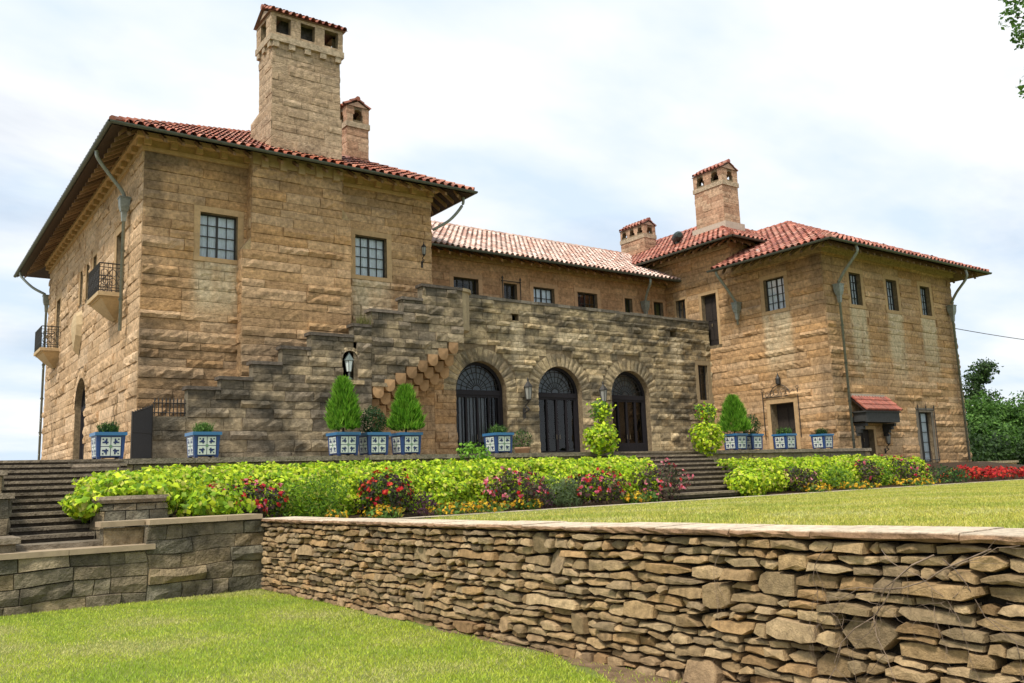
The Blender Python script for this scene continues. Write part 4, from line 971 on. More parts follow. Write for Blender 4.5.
def conifer(x, y, z0, h, r, lab):
    m = MB(); n = 5200
    t = nr.uniform(0, 1, n)**.85; prof = np.minimum(1, (t/.16+.62))*np.sqrt(np.clip(1-t, 0, 1))**1.25*1.02
    th = nr.uniform(0, 2*PI, n); kk = np.array([1+.42*noise.noise(Vector((math.cos(a)*1.8, math.sin(a)*1.8, b*6+x))) for a, b in zip(th, t)])
    rr = r*prof*kk*nr.uniform(.45, 1, n)**.5
    P = np.stack([x+rr*np.cos(th), y+rr*np.sin(th), z0+.12+t*(h-.12)], 1)
    d = np.stack([np.cos(th), np.sin(th), np.full(n, .9)], 1)
    # upright sprays: thin blades
    blades(m, P, .15, .05, CONI, lean=.25, out=d*np.array([.55, .55, 0])); leaves(m, P[::2], .07, CONI, d[::2], asp=.4)
    o = empty('cone_topiary', (x, y, z0)); tag(o, lab, 'topiary', 'cone shaped evergreens in the planters')
    m.build('foliage', LEAF, o); m = MB(); tube(m, [(x, y, z0-.05), (x, y, z0+h*.6)], .035, (.09, .06, .04), 6, .015); m.build('stem', BARK, o)
ZP = T+.56
conifer(9.85, 21.15, ZP, 1.42, .47, 'bright green cone evergreen in the planter under the lantern niche')
conifer(11.75, 21.2, ZP, 1.27, .48, 'bright green cone evergreen in the planter below the stair corbels')
conifer(25.6, 21.3, ZP, 1.38, .60, 'tall cone evergreen left of the wing doorway')
def ball(x, y, z0, r, lab, cat='shrub', n=1500, cols=BOXG, nm='round_shrub', group=None, sz=.06, zf=1.0):
    P, d = blob(n, (x, y, z0+r*.85*zf), (r, r, r*zf), .6, lump=.25, seed=x); m = MB(); leaves(m, P, sz, cols, d)
    o = empty(nm, (x, y, z0)); tag(o, lab, cat, group); m.build('foliage', LEAF, o)
    m = MB(); tube(m, [(x, y, z0-.05), (x+.02, y, z0+r)], .025, (.09, .06, .04), 5); m.build('stem', BARK, o); return o
ball(10.75, 21.2, ZP, .37, 'dark round clipped bush between the two bright cones', group='clipped bushes in planters', zf=1.15)
ball(26.75, 21.5, ZP, .40, 'dark round clipped bush beside the cone at the wing doorway', group='clipped bushes in planters', zf=1.1)
def tuft(x, y, r, lab, cols):
    m = MB(); P, d = blob(260, (x, y, ZP), (r*.8, r*.8, .12), 0, seed=x, zmin=ZP-.02); blades(m, P, .22, .025, cols, lean=.15, out=d*np.array([.6, .6, 0])*.6); P2, d2 = blob(500, (x, y, ZP+.12), (r*.85, r*.85, .17), .2, lump=.4, seed=x); leaves(m, P2, .07, cols, d2, asp=.45)
    tag(m.build('potted_plant', LEAF), lab, 'plant', 'low potted plants')
tuft(4.15, 21.2, .26, 'short green tuft in the planter above the wide garden steps', BOXG+GREENS[:1]); tuft(6.25, 21.2, .24, 'short green tuft in the planter by the iron gate', GREENS)
tuft(14.85, 21.2, .30, 'spreading green plant in the planter before the leftmost arched door', BOXG+GREENS); tuft(28.5, 21.3, .34, 'feathery green plant in the planter before the wing doorway', BOXG+GREENS); tuft(31.0, 21.35, .28, 'dark low plant in the planter nearest the corner downspout', BOXG)
# clay pot with a low bush by the middle door
m = MB(); lathe(m, (18.9, 25.5, T), [(.0, 0), (.20, 0), (.28, .3), (.31, .32), (.31, .38), (.26, .38), (.0, .33)], (.33, .20, .12), 14); tag(m.build('clay_pot', DRESSED, None, True), 'low round clay pot between the first two arched doors', 'pot')
ball(18.9, 25.5, T+.3, .40, 'dark green bush in the clay pot between the first two arched doors', 'plant', 700, BOXG+GREENS[:1], 'potted_bush')

# ---- lanterns on the walls
def wall_lantern(fr, u, z, lab, s=1.0, tall=True):
    z = z-.22
    o = empty('wall_lantern', tuple(fr.P(u, z, 0).ravel())); tag(o, lab, 'lantern', 'iron wall lanterns')
    m = MB(); d = .34*s
    pth = smooth_path(fr.P([u, u, u+.04*s, u-.04*s, u, u], [z-.75*s, z-.55*s, z-.42*s, z-.28*s, z-.15*s, z-.06*s], [.03, .09, .3*s, .2*s, d, d]), 5); tube(m, pth, .028*s, BRONZE, 6)
    box(m, fr, u-.06*s, u+.06*s, z-.85*s, z-.35*s, 0.03, .06, BRONZE); th = np.linspace(0, 4.6, 14)
    rr = .14*s*(1-th/6); tube(m, fr.P(np.full(14, u), z-.48*s+rr*np.sin(th), .14*s+rr*np.cos(th)), .016*s, BRONZE, 5); m.build('bracket', IRON, o)
    c = fr.P(u, z, d).ravel(); m = MB()
    for k in range(6):
        a = k*PI/3; r0, r1 = .10*s, .16*s
        tube(m, [c+[r0*math.cos(a), r0*math.sin(a), -.05*s], c+[r1*math.cos(a), r1*math.sin(a), .42*s]], .014*s, BRONZE, 4)
    lathe(m, c, [(.02*s, -.16*s), (.11*s, -.07*s), (.11*s, -.04*s)], BRONZE, 6); lathe(m, c, [(.19*s, .42*s), (.17*s, .47*s), (.07*s, .6*s), (.03*s, .66*s), (.045*s, .7*s), (.0, .82*s)], BRONZE, 6)
    m.build('lantern_frame', IRON, o); m = MB(); lathe(m, c, [(.095*s, -.035*s), (.15*s, .41*s)], (.30, .30, .27), 6); m.build('lantern_glass', CLOTH, o)
wall_lantern(F_front, 21.85, 5.25, 'ornate iron wall lantern between the first and second arched doors', 1.1)
wall_lantern(F_front, 26.05, 5.25, 'ornate iron wall lantern between the second and third arched doors', 1.1)
wall_lantern(F_front, 17.05, 10.9, 'small iron wall lantern high beside the right upstairs window of the left block', .62)
wall_lantern(F_wf, 37.25, 2.95, 'small iron wall lantern just right of the red canopy door', .7)
o = empty('niche_lantern', (13.25, YS+.1, 5.35)); tag(o, 'pale glass lantern standing in the arched niche of the outside stair', 'lantern')
m = MB(); c0 = np.array((13.25, YS+.05, 5.36)); lathe(m, c0, [(.12, 0), (.12, .05), (.04, .1), (.04, .3)], (.10, .11, .10), 8); lathe(m, c0, [(.2, .68), (.17, .74), (.06, .9), (.0, 1.0)], (.12, .15, .14), 6)
for k in range(6): a = k*PI/3; tube(m, [c0+[.09*math.cos(a), .09*math.sin(a), .3], c0+[.16*math.cos(a), .16*math.sin(a), .68]], .012, (.1, .11, .1), 4)
m.build('lantern_frame', IRON, o); m = MB(); lathe(m, c0, [(.085, .3), (.15, .67)], (.72, .78, .76), 6); m.build('lantern_glass', CLOTH, o)

# ---- ironwork
o = empty('iron_gate', (6.7, YS, T)); tag(o, 'dark iron gate leaf standing open at the foot of the outside stair', 'gate')
m = MB(); g0, g1 = np.array((6.66, YS-.05)), np.array((5.95, YS-.75))
for i in range(9):
    t = i/8; p = g0+(g1-g0)*t; zt = 4.35-.28*t; tube(m, [(*p, T+.05), (*p, zt)], .018 if 0 < i < 8 else .03, BRONZE, 4)
for z0_, z1_ in ((T+.1, T+.1), (T+1.0, T+1.0), (4.3, 4.02)): tube(m, [(*g0, z0_), (*g1, z1_)], .025, BRONZE, 4)
tube(m, [(*g0, T+.1), (*g1, 4.0)], .015, BRONZE, 4)
m.build('bars', IRON, o); m = MB(); q = g0*.995+g1*.005
off = np.array((.012, -.012)); m.add([(*(g0+off), T+.12), (*(g1+off), T+.12), (*(g1+off), 4.0), (*(g0+off), 4.28)], [(0, 1, 2, 3)], (.035, .035, .038)); m.add([(*(g0-off), T+.12), (*(g1-off), T+.12), (*(g1-off), 4.0), (*(g0-off), 4.28)], [(0, 1, 2, 3)], (.035, .035, .038)); m.build('sheet', IRON, o)
m = MB()
for i in range(9): u = 6.78+i*.112; tube(m, [(u, YS+.15, 4.02), (u, YS+.15, 4.48)], .016, BRONZE, 4); tube(m, [(u, YS+.15, 4.48), (u, YS+.15, 4.6)], .03, BRONZE, 4, .002)
for z in (4.12, 4.42): tube(m, [(6.72, YS+.15, z), (7.72, YS+.15, z)], .018, BRONZE, 4)
tag(m.build('spiked_railing', IRON), 'short spiked iron railing on the low stair wall beside the gate', 'railing')
def grille(fr, o_, lab, cat='grille', fin=3):
    m = MB(); a, b, z0, z1 = o_.u0-.12, o_.u1+.12, o_.z0, o_.z1+.1
    for u in (a, b): tube(m, fr.P([u, u], [z0, z1+.22], [.12, .12]), .025, BRONZE, 5)
    for z in (z0+.1, z1): tube(m, fr.P([a-.06, b+.06], [z, z], [.12, .12]), .022, BRONZE, 5)
    for u in (a, b): tube(m, fr.P([u, u], [z1, z1], [0, .12]), .02, BRONZE, 4)
    for k in range(fin): 
        u = a+(b-a)*k/max(1, fin-1); tube(m, fr.P([u, u], [z1, z1+.3+.12*(k == 1)], [.12, .12]), .02, BRONZE, 4, .006); scroll_ring(m, fr, u, z1+.14, .05, .12)
    tag(m.build('window_grille', IRON), lab, cat)
grille(F_wf, wf[3], 'black iron grille with three finials round the tall ground floor window of the wing')
grille(F_mid, Op(23.02, 23.8, 9.0, 10.72), 'small iron bracket rail framing the narrow window above the arcade', 'grille', 2)
m = MB(); fr = F_ws                                     # scrolled iron crest over the wing door
for u in (24.25, 26.2): tube(m, fr.P([u]*2, [3.1, 5.3], [.08]*2), .022, BRONZE, 5); scroll_ring(m, fr, u, 5.38, .07, .08)
tube(m, fr.P([24.25, 26.2], [5.05, 5.05], [.08]*2), .02, BRONZE, 5)
for s_ in (-1, 1):
    for k in range(3): scroll_ring(m, fr, 25.22+s_*(.2+.26*k), 5.25-.03*k, .14-.02*k, .08)
th = np.linspace(0, PI, 13); tube(m, fr.P(25.22+.55*np.cos(th), 5.08+.5*np.sin(th), np.full(13, .08)), .02, BRONZE, 5); lathe(m, fr.P(25.22, 5.58, .12).ravel(), [(.03, 0), (.11, .05), (.12, .3), (.05, .42), (.0, .6)], BRONZE, 6)
tag(m.build('iron_door_crest', IRON), 'scrolled iron crest with a finial above the wing doorway', 'ironwork')
m = MB()
for i in range(14): u = 32.2+i*.11; tube(m, [(u, 27.4, T), (u, 27.4, T+1.55)], .02, BRONZE, 4)
for z in (T+.15, T+1.3): tube(m, [(32.1, 27.4, z), (33.72, 27.4, z)], .03, BRONZE, 4)
tag(m.build('iron_fence', IRON), 'dark iron fence in the corner where the arcade meets the wing', 'fence')

# ---- dry stone retaining wall with flat coping (face along +y at x = 5.4)
DX = 5.42; F_dry = Fr((DX, 0, 0), (0, 1, 0), (-1, 0, 0))
dry = empty('dry_stone_wall', (DX, 6, 0)); tag(dry, 'long dry stone retaining wall of rough flat fieldstones between the two lawns', 'wall')
FP = [(0.325, 0.221, 0.113), (0.368, 0.246, 0.124), (0.282, 0.195, 0.103), (0.336, 0.211, 0.099), (0.413, 0.292, 0.163), (0.292, 0.211, 0.118), (0.368, 0.256, 0.138), (0.304, 0.200, 0.099), (0.250, 0.179, 0.103), (0.347, 0.246, 0.133)]
def fieldstone(m, s0, s1, zb, zt, base):
    """one broken flat stone: angular outline, tilted split face, crisp arris"""
    L = s1-s0; n = 3 if L < .16 else (4 if L < .3 else 5); t = np.linspace(0, 1, n); t[1:-1] += nr.uniform(-.08, .08, n-2)
    B = np.array([zb(s0+L*k) for k in t]); Tp = np.array([zt(s0+L*k) for k in t]); H = Tp-B
    ta = np.array([nr.choice([.02, .08, .22, .45]) for _ in range(4)])*nr.uniform(.5, 1.2, 4)      # how far each corner is broken off
    Bq = B+nr.uniform(.0, .006, n)+H*nr.uniform(0, .09, n); Tq = Tp-nr.uniform(.002, .008, n)-H*nr.uniform(0, .11, n)
    Bq[0] += ta[0]*H[0]*.9; Bq[-1] += ta[1]*H[-1]*.9; Tq[0] -= ta[2]*H[0]*.9; Tq[-1] -= ta[3]*H[-1]*.9
    for e_ in (0, -1):
        if Tq[e_]-Bq[e_] < .012: mid = .5*(Tq[e_]+Bq[e_]); Bq[e_], Tq[e_] = mid-.006, mid+.006
    ub = s0+L*t; ut = s0+L*t+nr.uniform(-.02, .02); ub = ub+nr.uniform(-.008, .008, n); ut = ut+nr.uniform(-.008, .008, n)
    ub[0] += .004; ut[0] = max(ut[0], s0)+.004; ub[-1] -= .005; ut[-1] = min(ut[-1], s1)-.005
    U = np.concatenate([ub, ut[::-1]]); Z = np.concatenate([Bq, Tq[::-1]]); k = 2*n
    uc, zc = U.mean()+nr.uniform(-.2, .2)*L, Z.mean()+nr.uniform(-.15, .25)*H.mean(); pr = nr.uniform(.0, .075)+.025; tu, tz = nr.uniform(-.10, .10), nr.uniform(-.45, .10)
    def ring(ins, d, jt):
        dU, dZ = uc-U, zc-Z; ln = np.sqrt(dU**2+dZ**2)+1e-6; f = np.minimum(ins/ln, .6)
        return U+dU*f, Z+dZ*f, d+tu*(U-uc)+tz*(Z-zc)+nr.uniform(-jt, jt, k)
    R = [(U, Z, np.full(k, -.10)), ring(0.0, pr-.014, .004), ring(.008, pr, .004)]
    V = np.concatenate([F_dry.P(*r_) for r_ in R]+[F_dry.P([uc], [zc], [pr+nr.uniform(-.002, .016)])])
    F = [(a*k+i, a*k+(i+1) % k, (a+1)*k+(i+1) % k, (a+1)*k+i) for a in range(2) for i in range(k)]+[(2*k+i, 2*k+(i+1) % k, 3*k) for i in range(k)]
    c = np.tile(base, (len(V), 1))*nr.uniform(.88, 1.12, len(V))[:, None]
    m.add(V, F, c)
m = MB(); ztop = 1.16; hs = []
z = -.06
while z < ztop-.05: h = rnd.choice([.04, .05, .055, .06, .07, .08, .10]); hs.append(h); z += h
sc = (ztop+.06)/sum(hs); zs_ = np.concatenate([[-.06], -.06+np.cumsum(hs)*sc]); R_ = len(hs)
def bound(k):
    amp = 0 if k == R_ else .03
    return lambda s: zs_[k]*(cap_z(s)-.064)/1.16+amp*noise.noise(Vector((s*1.7, k*3.3, 0)))+amp*.7*noise.noise(Vector((s*5.1, k*5.7, 2)))
blocked = {k: [] for k in range(R_+3)}
S0, S1 = -3.0, 14.72
for k in range(R_):
    fr_ = []; cur = S0
    for a, b in sorted(blocked[k]):
        if a > cur+.02: fr_.append((cur, a))
        cur = max(cur, b)
    if cur < S1: fr_.append((cur, S1))
    for a, b in fr_:
        x = a
        while x < b-.03:
            L = rnd.choice([.10, .13, .16, .2, .24, .28, .32, .38, .46])*rnd.uniform(.8, 1.2)*(1.15 if hs[k] > .08 else .9); e = x+L
            if b-e < .10: e = b
            tall = 1
            if rnd.random() < (.04 if x > 5 else .09) and k+1 < R_ and .14 < e-x < .5:
                tall = 2 if (rnd.random() < .72 or k+2 >= R_) else 3
                if any(not (b2 <= x or a2 >= e) for j in range(1, tall) for a2, b2 in blocked[k+j]): tall = 1
                for j in range(1, tall): blocked[k+j].append((x, e))
            base = np.array(rnd.choice(FP))*rnd.uniform(.68, 1.25)
            if k < 3: base = base*.8+np.array((.15, .075, .04))*.35
            fieldstone(m, x, e, bound(k), bound(k+tall), base); x = e
m.build('stonework', FIELD, dry)
m = MB(); wbox(m, DX+.07, DX+.5, S0, 14.74, -.1, 1.15, (.03, .025, .02)); m.build('core', SOIL, dry)
m = MB(); y = S0                                         # coping slabs with a rough broken front edge
while y < 14.7:
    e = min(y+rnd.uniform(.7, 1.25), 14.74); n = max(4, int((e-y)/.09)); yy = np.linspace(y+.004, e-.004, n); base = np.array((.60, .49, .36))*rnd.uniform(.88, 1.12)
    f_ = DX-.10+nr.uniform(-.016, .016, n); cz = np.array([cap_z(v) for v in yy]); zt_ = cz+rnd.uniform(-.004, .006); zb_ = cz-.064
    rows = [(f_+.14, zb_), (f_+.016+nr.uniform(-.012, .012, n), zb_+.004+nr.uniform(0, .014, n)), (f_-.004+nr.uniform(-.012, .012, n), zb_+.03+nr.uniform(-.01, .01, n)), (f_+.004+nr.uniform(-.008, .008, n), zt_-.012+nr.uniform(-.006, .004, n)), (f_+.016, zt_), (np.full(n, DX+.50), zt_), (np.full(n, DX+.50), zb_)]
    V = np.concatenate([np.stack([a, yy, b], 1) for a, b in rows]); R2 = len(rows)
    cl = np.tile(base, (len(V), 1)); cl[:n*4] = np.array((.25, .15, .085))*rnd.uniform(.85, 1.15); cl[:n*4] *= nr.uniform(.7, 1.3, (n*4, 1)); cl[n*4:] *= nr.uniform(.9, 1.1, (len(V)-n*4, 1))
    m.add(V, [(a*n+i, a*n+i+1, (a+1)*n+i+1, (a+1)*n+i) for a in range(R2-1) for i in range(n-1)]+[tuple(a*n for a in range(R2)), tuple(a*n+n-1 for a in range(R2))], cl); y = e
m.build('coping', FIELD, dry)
# dry bare vine clinging to the near end of that wall
m = MB(); r = random.Random(3)
def twig(p, d, L, w, dep):
    n = 7; pts = [np.array(p, float)]
    for i in range(n):
        d = d+np.array([0, r.uniform(-.45, .45), r.uniform(-.45, .35)]); d[0] = r.uniform(-.1, .1); d /= np.linalg.norm(d)
        q = pts[-1]+d*L/n; q[0] = DX-.10-.03*r.random(); q[2] = min(1.22, max(.05, q[2])); pts.append(q)
    tube(m, pts, w, np.array((.22, .16, .12))*r.uniform(.6, 1.5), 4, w*.4)
    if dep:
        for i in range(2, n, 2): twig(pts[i], d*np.array([0, r.choice([-1, 1]), 1])+np.array([0, r.uniform(-.6, .6), r.uniform(-.7, .4)]), L*r.uniform(.4, .75), w*.55, dep-1)
for (y_, z_, dy_, dz_, L_, w_) in ((2.95, 1.1, .9, -.3, 1.1, .006), (2.6, 1.15, .8, -.4, 1.1, .005), (2.9, 1.08, -.6, -.4, .7, .004), (3.3, 1.12, -.5, -.4, .7, .003), (4.6, 1.1, .5, -.6, .5, .0025), (3.7, 1.12, .6, -.7, .6, .003)):
    twig((DX-.1, y_, z_), np.array([0, dy_, dz_]), L_, w_, 2)
tag(m.build('dry_vine', BARK), 'bare dry brown vine tangled over the near end of the dry stone wall', 'vine')

# ---- cut stone garden wall to the left, its step up, and the wide garden steps
F_gw = Fr((0, 14.75, 0), (1, 0, 0), (0, -1, 0))
def w_gw(p): n = fbm((p[0], p[1], p[2]), 1.6, 4); n2 = fbm((p[0]+4, p[1], p[2]), 4.0, 3); return max(0, min(.85, .14+.9*n+.5*n2+.45*(1-sm(0, .35, p[2]))))
gw = empty('garden_wall', (3.5, 14.75, 0)); tag(gw, 'grey cut stone garden wall in front of the wide steps, stepping up to the right', 'wall')
WOB[0] = .03; m = MB(); ashlar(m, F_gw, -6, 3.52, -.05, .79, h=.235, pal=GARDEN, relief=.05, lens=(.16, .7), weather=w_gw, svar=.3, back_col=(.20, .17, .12), seed=301); ashlar(m, F_gw, 3.52, 5.40, -.05, 1.165, h=.25, pal=GARDEN, relief=.045, lens=(.18, .75), weather=w_gw, svar=.3, back_col=(.20, .17, .12), seed=302)
wbox(m, -6, 3.5, 14.77, 15.2, -.05, .75, (.2, .17, .12)); wbox(m, 3.52, 5.4, 14.77, 15.2, -.05, 1.13, (.2, .17, .12)); m.build('stonework', STONE, gw)
m = MB()
ashlar(gm := MB(), Fr((0, 15.02, 0), (1, 0, 0), (0, -1, 0)), 2.92, 3.53, .5, 1.14, h=.31, pal=GARDEN, relief=.03, weather=w_gw, seed=303); wbox(gm, 2.94, 3.5, 15.03, 15.4, .5, 1.13, (.2, .17, .12)); gm.build('return_wall', STONE, gw)
for (a, b, z, yo) in ((-6, 3.62, .79, 0), (3.52, 5.34, 1.165, 0), (2.86, 3.51, 1.161, .27)):
    x = a
    while x < b: e = min(x+rnd.uniform(.8, 1.3), b); e = b if b-e < .3 else e; wbox(m, x+.003, e-.003, 14.66+yo, 15.28+yo*.4, z+.004, z+.085, np.array((.36, .275, .18))*rnd.uniform(.8, 1.15)); x = e
m.build('coping', DRESSED, gw)
WOB[0] = .015
st = empty('garden_steps', (2.5, 18, 0)); tag(st, 'wide flight of worn stone steps climbing to the terrace at the far left', 'steps')
for k in range(13):
    m = MB(); z = T-.115*k; y = TE-.0-.42*k; x = -1.0
    cut = rnd.uniform(2.0, 2.9)
    for (a, b) in ((1.3, cut), (cut, 4.4)): wbox(m, a+.003, b-.003, y-.06, y+.5, z-.055, z-.001*(k == 0), np.array((.21, .17, .12))*rnd.uniform(.8, 1.25))
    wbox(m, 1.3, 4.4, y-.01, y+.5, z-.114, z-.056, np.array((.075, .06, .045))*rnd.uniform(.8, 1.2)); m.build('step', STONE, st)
def drum(name, cx, cy, r, z0, zt, lab, seed):
    o = empty(name, (cx, cy, z0)); tag(o, lab, 'pedestal', 'round stone pedestals by the wide steps'); m = MB(); n = 22; zc = z0; rr_ = random.Random(seed)
    hs_ = []
    while zc < zt-.14:
        h = min(.3, zt-.13-zc); h = h if h > .1 else .1; a = rr_.uniform(0, 1)
        while a < 2*PI+.0:
            b = a+rr_.uniform(.45, .8); th_ = np.linspace(a+.012, b-.012, 5); zz_ = np.array([zc+.008, zc+h*.5, zc+h-.008]); TH, ZZ = np.meshgrid(th_, zz_, indexing='ij'); k2 = r+nr.uniform(.0, .03, TH.shape)+.04*np.sin(PI*(ZZ-z0)/max(.1, zt-z0))
            base = np.array(rr_.choice(GARDEN))*rr_.uniform(.85, 1.2); P = np.stack([cx+k2*np.cos(TH), cy+k2*np.sin(TH), ZZ], -1).reshape(-1, 3)
            m.add(P, [(i*3+j, (i+1)*3+j, (i+1)*3+j+1, i*3+j+1) for i in range(4) for j in range(2)], stone_col(base, P, w_gw, None)); a = b
        zc += h
    lathe(m, (cx, cy, 0), [(r-.01, z0), (r-.01, zt-.1)], (.12, .1, .075), 24); m.build('drum', STONE, o)
    m = MB(); lathe(m, (cx, cy, 0), [(r-.02, zt-.12), (r+.07, zt-.115), (r+.10, zt-.06), (r+.07, zt-.005), (r*.5, zt), (0, zt)], (.24, .19, .135), 28); m.build('cap', STONE, o)
drum('round_pedestal', 3.52, 16.0, .56, .5, 1.64, 'low bulging round stone pedestal at the foot of the wide steps', 5)
drum('round_pedestal', 3.78, TE-.12, .50, 1.0, T-.125, 'tall round stone pedestal at the head of the wide steps', 6)
m = MB(); wbox(m, -2, 3.5, 15.2, 16.3, .3, .953, (.22, .18, .13)); tag(m.build('landing', STONE), kind='structure')
ck = empty('stair_pier', (.9, 17, 0)); tag(ck, 'stepped stone pier with a ball finial along the left edge of the wide steps', 'pier')
m = MB()
for (ya, yb, zt) in ((14.9, 15.9, 1.0), (15.9, 17.0, 1.66), (17.0, 18.6, 2.05)):
    ashlar(m, Fr((0, ya, 0), (1, 0, 0), (0, -1, 0)), .4, 1.70, 0, zt, h=.3, pal=GARDEN, relief=.03, weather=w_gw, seed=int(ya*9)); ashlar(m, Fr((1.70, 0, 0), (0, 1, 0), (1, 0, 0)), ya, yb, 0, zt, h=.3, pal=GARDEN, relief=.03, weather=w_gw, seed=int(ya*7))
wbox(m, .405, 1.69, 14.91, 18.55, 0, .99, (.2, .16, .11)); wbox(m, .406, 1.688, 15.91, 18.555, .99, 1.65, (.2, .16, .11)); wbox(m, .407, 1.686, 17.01, 18.56, 1.65, 2.04, (.2, .16, .11)); m.build('stonework', STONE, ck); m = MB()
for (ya, yb, zt) in ((14.84, 15.9, 1.0), (15.84, 17.0, 1.66), (16.94, 18.7, 2.05)): wbox(m, .3, 1.77, ya, yb+.002, zt+.002, zt+.09, (.26, .21, .15))
m.build('cap', STONE, ck); m = MB(); lathe(m, (1.38, 17.3, 2.14), [(.12, 0), (.1, .05), (.06, .1), (.13, .18), (.17, .28), (.13, .4), (.04, .46), (0, .47)], (.22, .18, .13), 14); m.build('ball_finial', STONE, ck, True)
sr = empty('terrace_steps', (19.5, 18, 1)); tag(sr, 'stone steps between the lime planting beds leading up to the arched doors', 'steps')
for k in range(10):
    m = MB(); z = T-.145*k; y = TE-.02-.46*k; xs = -.235*k
    for (a, b) in ((19.4+xs, 21.3+xs), (21.3+xs, 23.3+xs)):
        wbox(m, a+.003, b-.003, y-.06, y+.55, z-.06, z-.002, np.array((.25, .20, .14))*rnd.uniform(.85, 1.2))
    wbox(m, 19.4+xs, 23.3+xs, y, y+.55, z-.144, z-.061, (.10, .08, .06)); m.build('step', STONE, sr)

# ---- bed planting
def hedge_pts(n, x0, x1, yf, yb, zf, zt, seed, skew=0):
    """lumpy mass of leaves: front slope and top, rising from the edge of the bed"""
    x = nr.uniform(x0, x1, n); t = nr.uniform(0, 1, n)
    front = t < .48
    s = t/.48; q = (t-.48)/.52
    L = np.array([noise.noise(Vector((a*.9, seed, 0)))*.5+noise.noise(Vector((a*2.7, seed, 5)))*.3 for a in x])
    y = np.where(front, yf+L*.45+.5*s**2, yf+.5+q*(yb-yf-.5)+L*.3)
    top = zt+.14*L
    z = np.where(front, zf+(top-.1-zf)*np.sqrt(np.clip(s, 0, 1)), top-.1+.12*np.sin(q*PI))
    b = np.array([noise.noise(Vector((a*3.1, b_*3.1, c_*3.1+seed))) for a, b_, c_ in zip(x, y, z)])
    d = np.stack([np.zeros(n), np.where(front, -1, -.15), np.where(front, .35, 1)], 1)
    x = x+skew*(y-16.4)*(x-x0)/(x1-x0) if skew > 0 else x-skew*(y-16.4)*(x1-x)/(x1-x0)
    P = np.stack([x, y, z], 1)+d*(b*.16-.08*nr.uniform(0, 1.6, n))[:, None]
    return P, d
m = MB()
P, d = hedge_pts(36000, 4.6, 16.9, 17.0, 20.75, 1.0, 2.16, 1, .5); leaves(m, P, .10, LIME, d, asp=.85, jit=.55)
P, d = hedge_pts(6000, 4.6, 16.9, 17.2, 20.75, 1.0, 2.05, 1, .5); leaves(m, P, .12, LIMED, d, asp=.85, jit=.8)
P, d = blob(4200, (3.75, 16.9, 1.72), (1.0, 1.35, .36), .3, lump=.35, seed=4, zmin=1.2); leaves(m, P, .105, LIME, d, asp=.85, jit=.5)
P, d = blob(2600, (4.9, 18.4, 1.75), (1.5, 1.9, .42), .3, lump=.3, seed=6, zmin=1.2); leaves(m, P, .105, LIME, d, asp=.85, jit=.5)
P, d = blob(1000, (2.95, 16.2, 1.50), (.48, .55, .24), .2, lump=.4, seed=7); leaves(m, P, .12, LIME+LIMED[:2], d, asp=.85, jit=.5)
P, d = blob(500, (4.9, 15.9, 1.45), (.75, .5, .34), .2, lump=.4, seed=8); leaves(m, P, .12, LIME+LIMED, d, asp=.85, jit=.5)
tag(m.build('lime_vine', LEAF), 'bright lime sweet potato vine massed along the bed left of the terrace steps', 'ground cover', kind='stuff')
m = MB()
P, d = hedge_pts(16000, 20.8, 30.8, 16.75, 20.8, .95, 2.02, 9, -.5); leaves(m, P, .105, LIME, d, asp=.85, jit=.55)
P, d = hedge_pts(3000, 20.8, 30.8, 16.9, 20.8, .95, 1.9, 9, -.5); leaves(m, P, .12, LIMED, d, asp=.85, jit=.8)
for (x, y, r_) in ((20.55, 16.75, .7), (21.6, 17.2, .95), (22.8, 17.5, .9)):
    P, d = blob(2400, (x, y, 1.0+r_*.45), (r_, r_*.8, r_*.62), .3, lump=.35, seed=x, zmin=.95); leaves(m, P, .11, LIME, d, asp=.85, jit=.5)
tag(m.build('lime_vine', LEAF), 'bright lime sweet potato vine massed along the bed right of the terrace steps', 'ground cover', kind='stuff')
REDS = [(.50, .02, .02), (.42, .02, .03), (.55, .06, .03)]; PINKS = [(.62, .16, .22), (.55, .10, .16), (.65, .25, .28)]; DARKL = [(.05, .035, .03), (.07, .03, .035), (.04, .05, .025), (.06, .075, .03)]
BRZ = [(.16, .09, .06), (.12, .10, .05), (.10, .12, .05)]
YELL = [(.62, .38, .02), (.68, .45, .03), (.55, .25, .02)]
def flowering(x, y, z, r, h, fol, flo, nf, lab, fs=.085, n=900, nm='flowering_shrub', group='flowering shrubs in the beds', cat='shrub'):
    o = empty(nm, (x, y, z)); tag(o, lab, cat, group)
    P, d = blob(n, (x, y, z+h*.5), (r, r*.8, h*.55), .45, lump=.4, seed=x+y, zmin=z); m = MB(); leaves(m, P, .10, fol, d, asp=.6); m.build('foliage', LEAF, o)
    P, d = blob(nf*3, (x, y, z+h*.52), (r*1.03, r*.85, h*.58), .92, lump=.4, seed=x+y, zmin=z+h*.35); nf = min(len(P), int(nf*1.5)); P, d = P[:nf], d[:nf]; m = MB()
    for k in range(4): leaves(m, P+nr.normal(size=P.shape)*fs*.3, fs*1.1, flo, d, asp=.8, jit=.45)
    m.build('blossoms', FLOWER, o)
flowering(5.75, 16.75, 1.0, .85, .78, DARKL, REDS+PINKS[:1], 42, 'dark leaved red flowering shrub at the left end, above the cut stone wall')
flowering(8.75, 16.75, .98, .62, .92, DARKL+GREENS[:1], REDS, 26, 'upright red flowering shrub right of the feathery grass')
flowering(12.1, 16.75, .98, .85, .88, DARKL+BRZ, PINKS+REDS[:1], 34, 'pink and red flowering shrub in the middle of the lime bed')
flowering(14.75, 16.8, .98, .85, .80, DARKL+BRZ, PINKS[1:]+REDS, 30, 'pink flowering shrub second from the terrace steps')
flowering(16.95, 16.75, .97, .85, .95, DARKL+BRZ, PINKS+REDS[:1], 24, 'dark bronze flowering shrub right at the left side of the terrace steps')
